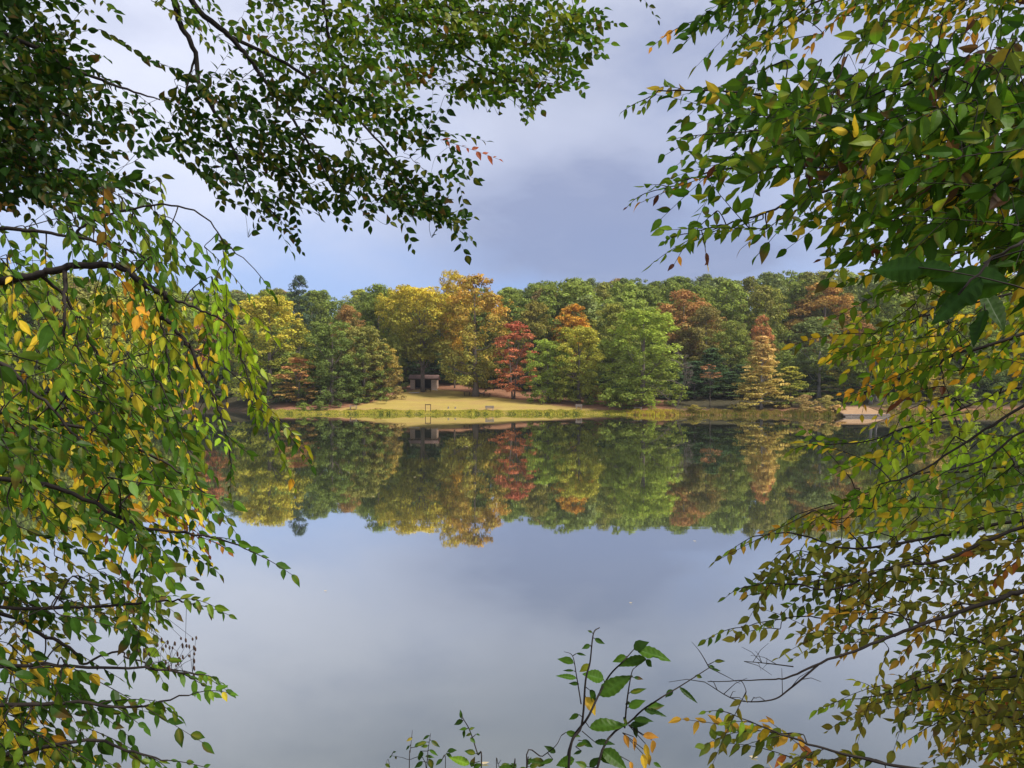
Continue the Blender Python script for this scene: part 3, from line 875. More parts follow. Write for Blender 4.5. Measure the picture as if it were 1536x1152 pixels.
b = MB(); b.box((0, -ov - 0.03, e0 - 0.1), (2 * RW + 0.04, 0.05, 0.24)); b.build("fascia", m_wood_dark, roof)
for s in (-1, 1):
    g_ = MB()
    g_.add([(s * W2 - 0.1, 0.3, HW + 0.06), (s * W2 - 0.1, DEP - 0.1, HW + 0.06), (s * W2 - 0.1, DEP / 2, rz_ - th - 0.02), (s * W2 + 0.1, 0.3, HW + 0.06), (s * W2 + 0.1, DEP - 0.1, HW + 0.06), (s * W2 + 0.1, DEP / 2, rz_ - th - 0.02)],
           [(0, 1, 2), (3, 5, 4), (0, 3, 4, 1), (1, 4, 5, 2), (2, 5, 3, 0)])
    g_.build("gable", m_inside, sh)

# cream board fence with dark posts, seen under the trees left of the shelter
d = 186.0
fx0, fx1 = (584 - 768) / F * d, (615 - 768) / F * d
fz = EYE + (HOR - 583.5) / F * d
fe = empty("board_fence", ((fx0 + fx1) / 2, d, fz), "low cream board fence with dark posts left of the shelter", "fence")
b = MB(); L = fx1 - fx0
for i in range(3):
    b.box((0, 0, 0.17 + i * 0.29), (L, 0.05, 0.27))
b.build("board_panel", m_fence, fe)
for i in range(4):
    b = MB(); b.box((-L / 2 + (i + 0.6) * L / 4, -0.14, 0.3), (0.22, 0.2, 1.7)); b.build("fence_post", m_wood_dark, fe)


# ------------------------------------------------------------------ lawn furniture
def at_px(px, d):
    x = (px - 768) / F * d
    return (x, d, gz(x, d))


def bench(px, d, w, mat, label, back=True, rz=0.0, name="park_bench", leg_mat=None):
    r = empty(name, at_px(px, d), label, "bench", rz=rz)
    b = MB()
    for i in range(3):
        b.box((0, -0.16 + i * 0.16, 0.45), (w, 0.14, 0.05))
    b.build("seat", mat, r)
    if back:
        b = MB()
        for i in range(3):
            b.box((0, 0.30 + 0.02 * i, 0.60 + i * 0.14), (w, 0.045, 0.12))
        b.build("backrest", mat, r)
    for s in (-1, 1):
        b = MB()
        b.box((s * w * 0.36, -0.16, 0.17), (0.09, 0.09, 0.50))
        b.box((s * w * 0.36, 0.16, 0.17), (0.09, 0.09, 0.50))
        if back:
            b.box((s * w * 0.36, 0.365, 0.50), (0.09, 0.07, 0.95), rx=0.05)
        b.build("leg", leg_mat or mat, r)
    return r


def picnic_table(px, d, w, mat, label, rz=0.0):
    r = empty("picnic_table", at_px(px, d), label, "picnic table", rz=rz)
    b = MB()
    for i in range(5):
        b.box((0, -0.32 + i * 0.16, 0.76), (w, 0.145, 0.05))
    b.build("table_top", mat, r)
    for s in (-1, 1):
        b = MB()
        b.box((0, s * 0.62, 0.45), (w, 0.14, 0.05)); b.box((0, s * 0.78, 0.45), (w, 0.14, 0.05))
        b.build("seat", mat, r)
    for s in (-1, 1):
        b = MB()
        b.tube([(s * w * 0.34, -0.62, -0.1), (s * w * 0.34, -0.25, 0.73)], 0.05, 5)
        b.tube([(s * w * 0.34, 0.62, -0.1), (s * w * 0.34, 0.25, 0.73)], 0.05, 5)
        b.box((s * w * 0.34 + 0.06, 0, 0.40), (0.05, 1.6, 0.1))
        b.build("leg", mat, r)
    return r


bench(734.5, 139, 1.6, m_wood, "grey brown slatted bench with backrest on the lawn below the huge oak", rz=math.pi)
bench(868, 140.5, 1.25, m_wood, "grey bench at the lawn's right end facing the lake", rz=math.pi)
bench(567, 139.5, 1.35, m_wood_orange, "low orange brown backless bench on the grass near the sandy launch", back=False)
bench(957, 137.5, 1.5, m_wood_pale, "pale backless bench under the broad bright green tree", back=False)
picnic_table(530, 141, 1.5, m_wood, "weathered picnic table at the left end of the lawn", rz=0.15)
picnic_table(700.5, 164, 1.7, m_wood_dark, "dark picnic table in the shade by the huge oak's trunk", rz=0.1)
picnic_table(730, 163, 1.8, m_wood_dark, "dark picnic table between the huge oak and the red maple", rz=-0.2)
picnic_table(642, 168.5, 1.5, m_wood_dark, "small dark picnic table before the shelter's right bay", rz=0.3)

d = 138.2
r = empty("post_frame", at_px(642, d), "dark wooden frame of two posts and a crossbar on the lawn by the water", "post frame")
for s in (-1, 1):
    b = MB(); b.box((s * 0.46, 0, 0.45), (0.10, 0.10, 1.5)); b.build("post", m_wood_dark, r)
b = MB(); b.box((0, 0, 1.27), (1.10, 0.12, 0.15)); b.build("crossbar", m_wood_dark, r)

for px, d, hh, mt, lab in ((672.5, 142, 0.42, m_wood, "small grey stub standing alone on the lawn"), (683, 142, 0.36, m_wood, "small brown stub standing alone on the lawn")):
    b = MB()
    b.tube([(0, 0, -0.15), (0.01, 0, hh * 0.6), (0.0, 0.02, hh)], [0.17, 0.13, 0.09], 9)
    b.tube([(0.05, 0, hh * 0.4), (0.16, 0.02, hh * 0.75)], [0.06, 0.03], 6)
    o = b.build("stump", mt)
    o.location = at_px(px, d)
    tag(o, lab, "stump")

x, y, z = at_px(622, 166)
b = MB()
for i, (ox, ww) in enumerate(((-0.75, 0.9), (0.1, 0.8), (0.75, 0.45))):
    b.box((ox, 0.03 * i, 0.04 + 0.012 * i), (ww, 0.8, 0.14), 0.08 * (i - 1))
o = b.build("paving_stone", m_concrete); o.location = (x, y, z); tag(o, "flat pale paving stone on the lawn before the shelter", "paving stone")

# sandy launch in the grass with a timber edging
x, y = (583 - 768) / F * 136.4, 136.4
b = MB(); rr = random.Random(3); N = 28; vs = [(0, 0, 0)]
for i in range(N):
    a = 2 * math.pi * i / N; q = 1 + 0.25 * math.sin(3 * a + 1) + rr.uniform(-.1, .1)
    vs.append((0.95 * q * math.cos(a), 1.5 * q * math.sin(a), 0))
vs = [(vx, vy, gz(x + vx, y + vy) + 0.03) for vx, vy, _ in vs]
b.add(vs, [(0, i + 1, (i + 1) % N + 1) for i in range(N)])
o = b.build("sand_beach", m_sand); o.location = (x, y, 0); tag(o, "small patch of bare sand in the grassy shore", kind="structure")
b = MB(); b.box((0, 0, 0.1), (2.3, 0.16, 0.2), 0.03); o = b.build("timber_edging", m_wood_dark)
o.location = at_px(585, 138.3); tag(o, "dark timber edging lying along the back of the sand patch", "timber")

# tan boat ramp on the right shore
d = 126.0
p0 = P(1266, 622.0, 124.0); p1 = P(1281, 610.5, 131.0)
r = empty("boat_ramp", (float(p0[0] + 3.6), 124.0, 0.0), "tan plank boat ramp sloping down to a low rail in the water", "boat ramp")
LX = 7.4; za, zb, dy = 0.32, 1.35, 7.0
tilt = math.atan2(zb - za, dy); ln = math.hypot(dy, zb - za)
b = MB()
for i in range(24):
    t = (i + 0.5) / 24
    b.box((0.35 * t, dy * t, za + (zb - za) * t), (LX - 0.9 * t, ln / 24 - 0.02, 0.07), rx=tilt)
b.build("deck", m_tan_wood, r)
for s in (-1, 1):
    b = MB()
    b.tube([(s * LX / 2 + 0.02, -0.05, za + 0.1), (s * (LX / 2 - 0.45) + 0.35, dy, zb + 0.1)], 0.10, 6)
    b.build("side_beam", m_tan_wood, r)
b = MB(); b.box((0, -0.12, za + 0.0), (LX + 0.1, 0.12, 0.2)); b.build("front_beam", m_wood, r)
b = MB(); b.box((0.4, dy + 0.15, zb + 0.12), (LX - 0.8, 0.16, 0.24)); b.build("rear_beam", m_tan_wood, r)
for xx in (-2.6, -0.6, 1.4, 3.2):
    b = MB(); b.tube([(xx, -0.35, -1.0), (xx, -0.35, 0.42)], 0.08, 7); b.build("post", m_wood, r)
b = MB(); b.tube([(-3.6, -0.52, 0.07), (3.8, -0.52, 0.07)], 0.07, 7); b.build("low_rail", m_wood, r)

# grey log floating by the left cove
b = MB(); c0 = P(346, 613.0, 168.0); c0[2] = 0.02
b.tube(smooth_path([(0, 0, 0.05), (1.6, 0.2, 0.10), (3.2, 0.1, 0.07), (4.4, 0.4, 0.12)], 4), np.linspace(0.17, 0.08, 13), 7)
b.tube([(2.2, 0.1, 0.1), (2.7, 0.1, 0.55)], [0.06, 0.02], 5)
o = b.build("log", m_bark_pale, smooth=True); o.location = c0; tag(o, "pale bare log lying in the water of the left cove", "log")

# dead grey limbs leaning down to the shore
rd = random.Random(11)
dt = empty("dead_tree", at_px(1015, 139.5), "bare grey dead tree leaning over the shore beside the broad bright green tree", "dead tree")
o3 = np.array(dt.location)


def dead_limb(pts, r0, twigs):
    b = MB()
    path = smooth_path(pts, 5) - o3
    b.tube(path, np.linspace(r0, 0.025, len(path)), 6)
    for i in range(twigs):
        k = rd.randrange(len(path) // 4, len(path))
        p = path[k]
        dr = np.array((rd.uniform(-1, 1), rd.uniform(-.5, .5), rd.uniform(-0.3, 1)))
        q = p + dr * rd.uniform(0.7, 1.7)
        b.tube([p, (p + q) / 2 + np.array((0, 0, .12)), q], [0.03, 0.022, 0.010], 4, cap=False)
        for j in range(4):
            s = p + (q - p) * rd.uniform(.4, 1)
            b.tube([s, s + np.array((rd.uniform(-.6, .6), rd.uniform(-.3, .3), rd.uniform(-.2, .6)))], [0.018, 0.009], 4, cap=False)
    return b


limbs_ = [([P(1015, 612, 139.5), P(1003, 600, 138.5), P(990, 587, 137.6), P(972, 576, 137.3)], 0.085, 14),
          ([P(1015, 612, 139.5), P(1024, 585, 139), P(1012, 572, 138), P(985, 571, 137.3), P(968, 574, 137)], 0.075, 16),
          ([P(1015, 612, 139.5), P(1027, 560, 139), P(1010, 540, 138), P(990, 545, 137.3), P(984, 549, 137)], 0.07, 26),
          ([P(1020, 600, 139.5), P(1030, 560, 138.5), P(1018, 530, 138), P(996, 520, 137.4)], 0.065, 30),
          ([P(1022, 590, 139.5), P(1036, 565, 138.5), P(1030, 548, 138)], 0.06, 26)]
dead_limb(*limbs_[0]).build("trunk", m_bark_mid, dt)
for q in limbs_[1:]:
    dead_limb(*q).build("limb", m_bark_mid, dt)

# a few leaves lying on the water
rl = random.Random(21)
for px, py in ((1130, 1137), (488, 887), (727, 1146), (946, 905), (1042, 812), (622, 716), (900, 690), (700, 670), (1100, 706), (560, 745), (820, 728), (1010, 668), (452, 660)):
    dd = EYE * F / (py - HOR)
    sc = 0.05 if dd < 12 else 0.0022 * dd
    b = MB(); L = sc; a = rl.uniform(-.5, .5)
    b.add([(-L, 0, .012), (-.3 * L, -.45 * L, .006), (.4 * L, -.4 * L, .01), (1.1 * L, 0, .016), (.4 * L, .4 * L, .008), (-.3 * L, .45 * L, .012)], [(0, 1, 2, 3, 4, 5)], (0.6, 0.5, 0.33))
    o = b.build("floating_leaf", m_leaf); o.location = ((px - 768) / F * dd, dd, 0.004); o.rotation_euler = (0, 0, a)
    tag(o, "tiny pale fallen leaf floating on the open water", "leaf", "fallen leaves floating on the water")

# ------------------------------------------------------------------ shore grass
rg = np.random.default_rng(8)


def blades(name, label, pxs, dr, hr, wid, cols, weights, n, seed):
    rg = np.random.default_rng(seed)
    px = rg.uniform(pxs[0], pxs[1], n)
    # the grass grows in uneven tufts
    cl = np.sin(px * 0.31) + np.sin(px * 0.117 + 1) + np.sin(px * 0.83 + 2)
    off = rg.uniform(dr[0], dr[1], n)
    yy = np.array([np.interp(p, _SH[:, 0], _SH[:, 1]) for p in px]) + off
    xx = (px - 768) / F * yy
    zz = ground_z(xx, yy)
    hh = rg.uniform(hr[0], hr[1], n) * np.clip(1 + 0.45 * (np.sin(px * 0.21 + np.sin(px * 0.06) * 3) + np.sin(px * 0.047) * 0.8), 0.35, 2.2)
    ci = rg.choice(len(cols), n, p=np.array(weights) / sum(weights))
    tuft = (np.sin(px * 0.37 + 2.2 * np.sin(px * 0.053)) + np.sin(px * 0.133 + off) > 0.45) & (off < 1.6)
    ci = np.where(tuft & (rg.random(n) < 0.7), len(cols) - 1, ci)
    cc = np.array(cols)[ci] * rg.uniform(0.7, 1.25, (n, 1))
    an = rg.uniform(0, math.pi, n)
    wx, wy = np.cos(an) * wid / 2, np.sin(an) * wid / 2
    lx, ly = rg.normal(0, 0.22, n) * hh, rg.normal(0, 0.22, n) * hh
    v = np.stack([np.stack([xx - wx, yy - wy, zz - 0.05], 1), np.stack([xx + wx, yy + wy, zz - 0.05], 1),
                  np.stack([xx + wx * .6 + lx * .5, yy + wy * .6 + ly * .5, zz + hh * .6], 1), np.stack([xx + lx, yy + ly, zz + hh], 1),
                  np.stack([xx - wx * .6 + lx * .5, yy - wy * .6 + ly * .5, zz + hh * .6], 1)], 1).reshape(-1, 3)
    b = MB()
    b.add(v, np.arange(5 * n).reshape(n, 5).tolist(), np.repeat(cc, 5, axis=0))
    tag(b.build(name, m_grass), label, kind="stuff")


GR = [(0.44, 0.41, 0.055), (0.54, 0.46, 0.08), (0.34, 0.36, 0.045), (0.50, 0.39, 0.12), (0.14, 0.17, 0.03)]
blades("shore_grass", "bright yellow green grass along the lawn's shore", (408, 962), (-0.2, 3.6), (0.10, 0.27), 0.12, GR, (4, 3, 3, 1, 1.2), 26000, 1)
blades("shore_grass", "tall yellow grass on the point under the broad bright green tree", (940, 1018), (-0.2, 3.6), (0.12, 0.42), 0.12, [(0.58, 0.50, 0.05), (0.48, 0.44, 0.04), (0.50, 0.33, 0.08), (0.36, 0.22, 0.08)], (4, 3, 2, 2), 4200, 2)
blades("shore_grass", "olive and brown grass along the right shore", (1008, 1265), (0.0, 4.0), (0.15, 0.5), 0.10, [(0.24, 0.22, 0.04), (0.34, 0.24, 0.07), (0.42, 0.26, 0.12), (0.16, 0.17, 0.03)], (4, 3, 2, 2), 13000, 3)
blades("shore_grass", "dull grass along the shore right of the boat ramp", (1320, 1640), (0.0, 4.0), (0.15, 0.5), 0.12, [(0.28, 0.27, 0.05), (0.22, 0.2, 0.05), (0.36, 0.25, 0.1)], (4, 3, 2), 8000, 4)

# ------------------------------------------------------------------ the air between here and the hill
hz = MB()
hz.box((0, 620, 70), (1840, 1880, 150))
m_haze, nt, out = new_mat("thin_autumn_haze")
h = NT(nt)
pv = h.node("ShaderNodeVolumePrincipled", {"Color": (0.92, 0.95, 1.0), "Density": 0.00017, "Anisotropy": 0.2})
nt.links.new(pv.outputs[0], out.inputs["Volume"])
tag(hz.build("haze", m_haze), "thin pale haze over the lake and the far hillside", kind="stuff")
# ------------------------------------------------------------------ foreground trees on the near bank
def in_poly(px, py, poly):
    c = False
    n = len(poly)
    for i in range(n):
        x1, y1 = poly[i]
        x2, y2 = poly[(i + 1) % n]
        if (y1 > py) != (y2 > py) and px < (x2 - x1) * (py - y1) / (y2 - y1) + x1:
            c = not c
    return c


def poly_area(poly):
    return abs(sum(a[0] * b[1] - b[0] * a[1] for a, b in zip(poly, poly[1:] + poly[:1]))) / 2


LEAF_F = [(0, 5, 1), (1, 5, 6, 2), (2, 6, 7, 3), (3, 7, 8, 4), (4, 8, 13), (0, 1, 9), (1, 2, 10, 9), (2, 3, 11, 10), (3, 4, 12, 11), (4, 13, 12)]


def nrm(v):
    return v / (np.linalg.norm(v) + 1e-9)


def add_leaf(mb, base, dirv, nor, L, wr, col, rng, curl=0.15, fold=0.25):
    """A pointed oval leaf with a folded midrib, drawn-out tip and a short stalk offset."""
    d = nrm(dirv)
    s = nrm(np.cross(d, nor))
    n = np.cross(s, d)
    W = L * wr
    c = curl * L
    asym = rng.uniform(0.85, 1.15)

    def q(t, w, f=1.0):
        return base + d * (L * t) + s * (W * w) + n * (abs(w) * fold * W * f - c * t * t)
    v = [q(0, 0), q(0.13, 0), q(0.34, 0), q(0.58, 0), q(0.80, 0), q(0.10, 0.27 * asym), q(0.30, 0.47 * asym), q(0.54, 0.44 * asym), q(0.78, 0.21 * asym),
         q(0.10, -0.27), q(0.30, -0.47), q(0.54, -0.44), q(0.78, -0.21), q(1.0, rng.uniform(-.06, .06))]
    cc = np.tile(col, (14, 1)) * rng.uniform(0.88, 1.1, (14, 1))
    cc[1:5] *= 1.22                                   # paler midrib
    r = rng.random()
    if r < 0.10:                                      # browned tip or edge
        k = [3, 4, 7, 8, 11, 12, 13] if r < 0.05 else [5, 6, 7, 8]
        cc[k] = cc[k] * 0.35 + np.array((0.13, 0.06, 0.025)) * 0.65
    elif r < 0.30:                                    # yellowing between the veins
        k = [1, 2, 3] if r < 0.2 else [6, 7, 10, 11]
        cc[k] = cc[k] * 0.6 + np.array((0.30, 0.24, 0.03)) * 0.4
    mb.add(v, LEAF_F, cc)


def add_big_leaf(mb, base, dirv, nor, L, wr, col, rng, curl=0.12, fold=0.25):
    """A close leaf: toothed outline, sunken pale veins, bent blade."""
    d = nrm(dirv)
    s = nrm(np.cross(d, nor))
    n = np.cross(s, d)
    N = 15
    W = L * wr
    vs, cs, fs = [], [], []
    ph = rng.uniform(0, 6)
    bite = rng.uniform(0.25, 0.8) if rng.random() < 0.35 else None
    for i in range(N):
        t = i / (N - 1)
        w = 0.5 * math.sin(math.pi * t ** 0.82) ** 0.9 * (1 - 0.25 * t) if 0 < t < 1 else 0.0
        c = base + d * (L * t) - n * (curl * L * t * t + 0.012 * L * math.sin(9 * t + ph))
        rib = i % 2
        for k, u in enumerate((-1.0, -0.55, -0.05, 0.05, 0.55, 1.0)):
            ww = w
            if abs(u) == 1.0:
                ww = w * (1.06 if rib else 0.95)
                if bite and abs(t - bite) < 0.12 and u > 0:
                    ww *= 0.45
            lift = fold * W * abs(u) * w + (0.010 * L if (rib and abs(u) > 0.3) else 0) * w * 2
            vs.append(c + s * (W * ww * u) + n * lift - d * (0.06 * L * abs(u) * w))
            vein = 1.28 if k in (2, 3) else (1.22 if not rib else 0.92)
            cs.append(col * vein * np.array((1.0, 1.0, 1.0 + 0.4 * (k in (2, 3)))))
    for i in range(N - 1):
        for k in range(5):
            a = i * 6 + k
            fs.append((a, a + 1, a + 7, a + 6))
    mb.add(vs, fs, np.array(cs))


PAL = {   # leaf colours with weights: (colour, weight)
    "canopy": [((0.015, 0.042, 0.005), 6), ((0.027, 0.066, 0.008), 3), ((0.042, 0.07, 0.010), 1.0), ((0.2, 0.1, 0.02), 0.12)],  # dark green leaves, darkened further so their shade is in the colour
    "canopy_lit": [((0.05, 0.115, 0.011), 4), ((0.085, 0.16, 0.014), 3), ((0.16, 0.20, 0.022), 1.2), ((0.3, 0.16, 0.03), 0.2)],  # lit copy of the canopy leaves, the light put into the colour
    "redtip": [((0.40, 0.10, 0.04), 3), ((0.30, 0.14, 0.03), 2), ((0.06, 0.11, 0.015), 3)],
    "green": [((0.045, 0.105, 0.011), 5), ((0.07, 0.15, 0.013), 4), ((0.13, 0.21, 0.018), 2), ((0.42, 0.34, 0.03), 0.5)],
    "deep": [((0.03, 0.075, 0.009), 5), ((0.05, 0.11, 0.011), 3), ((0.09, 0.15, 0.014), 1.2), ((0.5, 0.34, 0.03), 0.35)],  # darker copy of the green set, shade of the lower boughs painted in
    "mixed": [((0.09, 0.18, 0.015), 4), ((0.17, 0.27, 0.02), 4), ((0.36, 0.38, 0.03), 3), ((0.60, 0.42, 0.03), 2), ((0.62, 0.30, 0.03), 0.6)],
    "yellow": [((0.62, 0.46, 0.035), 4), ((0.45, 0.43, 0.03), 3), ((0.66, 0.34, 0.03), 1.2), ((0.2, 0.28, 0.02), 2.0), ((0.2, 0.07, 0.03), 0.25)],
    "lime": [((0.22, 0.36, 0.02), 4), ((0.32, 0.42, 0.025), 3), ((0.13, 0.24, 0.02), 2), ((0.6, 0.45, 0.03), 1)],
    "olive": [((0.13, 0.14, 0.02), 4), ((0.20, 0.18, 0.025), 3), ((0.09, 0.13, 0.018), 3), ((0.42, 0.24, 0.03), 1.3), ((0.30, 0.10, 0.03), 0.5), ((0.5, 0.38, 0.04), 0.6)],
    "rightbig": [((0.022, 0.06, 0.007), 4), ((0.032, 0.075, 0.008), 2)],
    "rightdark": [((0.038, 0.098, 0.008), 6), ((0.07, 0.145, 0.011), 3), ((0.45, 0.33, 0.03), 0.6), ((0.18, 0.24, 0.02), 1), ((0.09, 0.05, 0.025), 0.2)],
    "rightmix": [((0.08, 0.16, 0.014), 4), ((0.13, 0.21, 0.018), 3), ((0.50, 0.36, 0.03), 1.6), ((0.55, 0.25, 0.03), 0.5), ((0.10, 0.04, 0.025), 0.35)],
    "brown": [((0.16, 0.06, 0.025), 3), ((0.28, 0.11, 0.03), 2), ((0.45, 0.2, 0.04), 2)],
}


def pick(pal, rng, bias=None):
    p = PAL[pal]
    tot = sum(w for _, w in p)
    r = rng.random() * tot
    for c, w in p:
        r -= w
        if r <= 0:
            return np.array(c)
    return np.array(p[0][0])


class NearTree:
    def __init__(self, name, label, base, trunk_pts, r0, r1, seed, bark=None, cat="tree"):
        self.rng = np.random.default_rng(seed)
        self.base = np.array(base, float)
        self.root = empty(name, tuple(self.base), label, cat)
        self.bark = bark or m_twig
        path = smooth_path(trunk_pts, 6)
        b = MB()
        rad = np.linspace(r0, r1, len(path))
        rad[0] *= 1.4
        b.tube(path - self.base, rad, 10)
        b.build("trunk", m_bark, self.root, smooth=True)
        self.trunk = path
        self.tips, self.last = [], None
        self.cling, self.dens = 42.0, 1.35
        self.wood, self.leafs = [], []
        self.nodes, self.owner, self.rad = [], [], []

    def limb(self, pts, r0, r1, attach=True, jit=0.003):
        """pts: (px, py, depth) list, from the trunk end outwards."""
        w = [P(*p) for p in pts]
        if attach:
            i = np.argmin(np.linalg.norm(self.trunk - w[0], axis=1) + 0.6 * np.maximum(0, self.trunk[:, 2] - w[0][2]))
            a = self.trunk[i]
            w = [a, a * 0.45 + w[0] * 0.55 + np.array((0, 0, 0.12))] + w
        r0, r1 = r0 * 0.8, r1 * 0.8
        path = smooth_path(w, 6)
        path[2:] += self.rng.normal(0, jit, (len(path) - 2, 3))
        b = MB()
        b.tube(path - self.base, np.linspace(r0, r1, len(path)) , 7)
        k = len(self.wood)
        self.wood.append(b)
        self.leafs.append(MB())
        self.tips.append((k, path))
        for j, p in enumerate(path[4 if attach else 0:]):
            self.nodes.append(p)
            self.owner.append(k)
            self.rad.append(r0 + (r1 - r0) * (j / len(path)))
        return self

    def fill(self, poly, depth, cover, leaf, direction, pal, hang=0.5, nleaf=(8, 14), wr=0.47, spread=0.38, flat=0.5, yellow=None, curl=0.15, twig=0.0022):
        poly = [(1720 if x >= 1536 else (-180 if x <= 0 else x), -150 if y <= 0 else (1240 if y >= 1152 else y)) for x, y in poly]   # crowns go on past the picture's edge
        self.kit = (leaf, pal, hang, wr, flat, curl, twig)
        rng = self.rng
        dm = (depth[0] + depth[1]) / 2
        if not hasattr(self, "limb_px"):
            q = np.array(self.nodes)
            self.limb_px = np.stack([768 + F * q[:, 0] / q[:, 1], HOR - F * (q[:, 2] - EYE) / q[:, 1]], 1)
        lpx = leaf / dm * F
        per = (nleaf[0] + nleaf[1]) / 2
        n = int(self.dens * cover * poly_area(poly) / (per * lpx * lpx * wr * 0.42))
        xs_ = [p[0] for p in poly]
        ys_ = [p[1] for p in poly]
        items = []
        tries = 0
        while len(items) < n and tries < n * 60:
            tries += 1
            px, py = rng.uniform(min(xs_), max(xs_)), rng.uniform(min(ys_), max(ys_))
            if not in_poly(px, py, poly):
                continue
            dl = np.min(np.hypot(self.limb_px[:, 0] - px, self.limb_px[:, 1] - (py - 14)))
            if rng.random() > 0.16 + math.exp(-(dl / self.cling) ** 2):      # sprays cling to the limbs, gaps between the tiers
                continue
            items.append((px, py, rng.uniform(*depth)))
        sprays = []
        for px, py, d in items:
            ang = math.radians(direction) + rng.normal(0, spread)
            k = int(rng.integers(nleaf[0], nleaf[1] + 1))
            Ls = leaf * 0.52 * k
            dv = np.array((math.cos(ang), rng.normal(0, 0.35), -math.sin(ang)))   # picture direction: x right, angle downwards positive
            dv = nrm(dv)
            mid = P(px, py, d)
            sprays.append((mid - dv * Ls * 0.55, dv, Ls, k))
        nodes = np.array(self.nodes)
        dist = [np.min(np.linalg.norm(nodes - s[0], axis=1)) for s in sprays]
        for oi in np.argsort(dist):
            b0, dv, Ls, k = sprays[oi]
            nd = np.array(self.nodes)
            dd = np.linalg.norm(nd - b0, axis=1) + 0.25 * np.maximum(0, (nd - b0) @ dv)
            i = int(np.argmin(dd))
            own = self.owner[i]
            if dd[i] > 0.02:
                a = nd[i]
                m1 = a + (b0 - a) * 0.5 + np.array((0, 0, 0.05 * dd[i])) + rng.normal(0, 0.04, 3) * dd[i]
                con = smooth_path([a, m1, b0, b0 + dv * Ls * 0.1], 3)
                r = min(self.rad[i] * 0.7, twig * 1.6)
                self.wood[own].tube(con - self.base, np.linspace(r, twig * 0.8, len(con)), 4, cap=False)
                for q in con[2:-2]:
                    self.nodes.append(q); self.owner.append(own); self.rad.append(r)
            self.spray(own, b0, dv, Ls, k, leaf, pal, hang, wr, flat, curl, twig, depth[1] < 2.0)
        return self

    def spray(self, own, b0, dv, Ls, k, leaf, pal, hang, wr, flat, curl, twig, big=False):
        rng = self.rng
        # the twig itself
        ts = np.linspace(0, 1, 6)
        sag = hang * 0.35 * Ls
        bend = rng.normal(0, 0.10, 3) * Ls
        tw = b0 + dv * (Ls * ts)[:, None] + np.array((0, 0, -1)) * (sag * ts ** 2)[:, None] + bend * (ts * ts)[:, None]
        self.wood[own].tube(tw - self.base, np.linspace(twig * 0.85, twig * 0.35, 6), 4, cap=False)
        self.nodes.append(tw[2]); self.owner.append(own); self.rad.append(twig)
        tone = rng.uniform(0.75, 1.25)
        basec = pick(pal, rng)
        view = nrm(np.array((0, 0, EYE)) - tw[3])
        pn = nrm(np.array((0, 0, 1.0)) * flat + view * (1 - flat) * rng.choice((-1, 1)) + rng.normal(0, 0.35, 3))
        side = nrm(np.cross(dv, pn))
        for j in range(k + 1):
            t = (j + 0.35) / (k + 0.6)
            p = np.array([np.interp(t, ts, tw[:, a]) for a in range(3)])
            sgn = 1 if j % 2 else -1
            if j == k:
                ld = dv + np.array((0, 0, -hang * 0.7))
            else:
                ld = dv * 0.65 + side * sgn * 0.85 + np.array((0, 0, -hang * 1.1))
            ld = ld + rng.normal(0, 0.15, 3)
            ln_ = pn + rng.normal(0, 0.26, 3)
            c = basec if rng.random() < 0.74 else pick(pal, rng)
            c = c * tone * rng.uniform(0.8, 1.2)
            (add_big_leaf if big else add_leaf)(self.leafs[own], p - self.base, ld, ln_, leaf * rng.uniform(0.5, 1.25), wr * rng.uniform(0.85, 1.15), c, rng, curl=curl * rng.uniform(-.3, 2.2), fold=rng.uniform(0.05, 0.5))

    def bare(self, pts, r0, r1, twigs=6, L=0.12):
        k = len(self.wood) - 1
        path = smooth_path([P(*p) for p in pts], 5)
        self.wood[k].tube(path - self.base, np.linspace(r0, r1, len(path)), 5)
        for i in range(twigs):
            a = path[int(self.rng.integers(2, len(path)))]
            e = a + self.rng.normal(0, 1, 3) * np.array((1, 0.5, 1)) * L * 0.6
            self.wood[k].tube([a - self.base, (a + e) / 2 + np.array((0, 0, .01)) - self.base, e - self.base], [r1 * 1.1, r1 * .8, r1 * .5], 4, cap=False)
        for p in path:
            self.nodes.append(p); self.owner.append(k); self.rad.append(r1)

    def husks(self, poly, depth, n):
        """Small dry seed husks hanging under fine stalks."""
        k = len(self.wood) - 1
        b = MB()
        for _ in range(n):
            for _t in range(30):
                px, py = self.rng.uniform(min(p[0] for p in poly), max(p[0] for p in poly)), self.rng.uniform(min(p[1] for p in poly), max(p[1] for p in poly))
                if in_poly(px, py, poly):
                    break
            p = P(px, py, self.rng.uniform(*depth)) - self.base
            L = self.rng.uniform(0.012, 0.022)
            b.tube([p, p + (0.001, 0, -L * .3), p + (0.002, 0, -L * .75), p + (0.002, 0, -L)], [0.001, 0.0042, 0.0038, 0.0008], 5)
            nd = np.array(self.nodes) - self.base
            q = nd[np.argmin(np.linalg.norm(nd - p, axis=1))]
            if np.linalg.norm(q - p) < 0.25:
                self.wood[k].tube([q, (p + q) / 2 + (0, 0, .006), p], [0.0011, 0.0009, 0.0007], 3, cap=False)
        self.seed = b.build("seed_husks", m_seed, self.root)
        tag(self.seed, kind="stuff")

    def done(self, pal=None, bare_tips=()):
        leaf, pal0, hang, wr, flat, curl, twig = self.kit
        for n_, (own, path) in enumerate(self.tips):      # leafy ends on every limb
            if n_ in bare_tips:
                continue
            for q in (1, 5, 9):
                if q >= len(path) - 3:
                    break
                p, t = path[-q], nrm(path[-q] - path[-q - 2])
                k = int(self.rng.integers(4, 7))
                dv = nrm(t + self.rng.normal(0, 0.45 if q > 1 else 0.1, 3) * np.array((1, 0.6, 1)))
                self.spray(own, p, dv, leaf * 0.42 * k, k, leaf * 0.85, pal or pal0, hang, wr, flat, curl, twig)
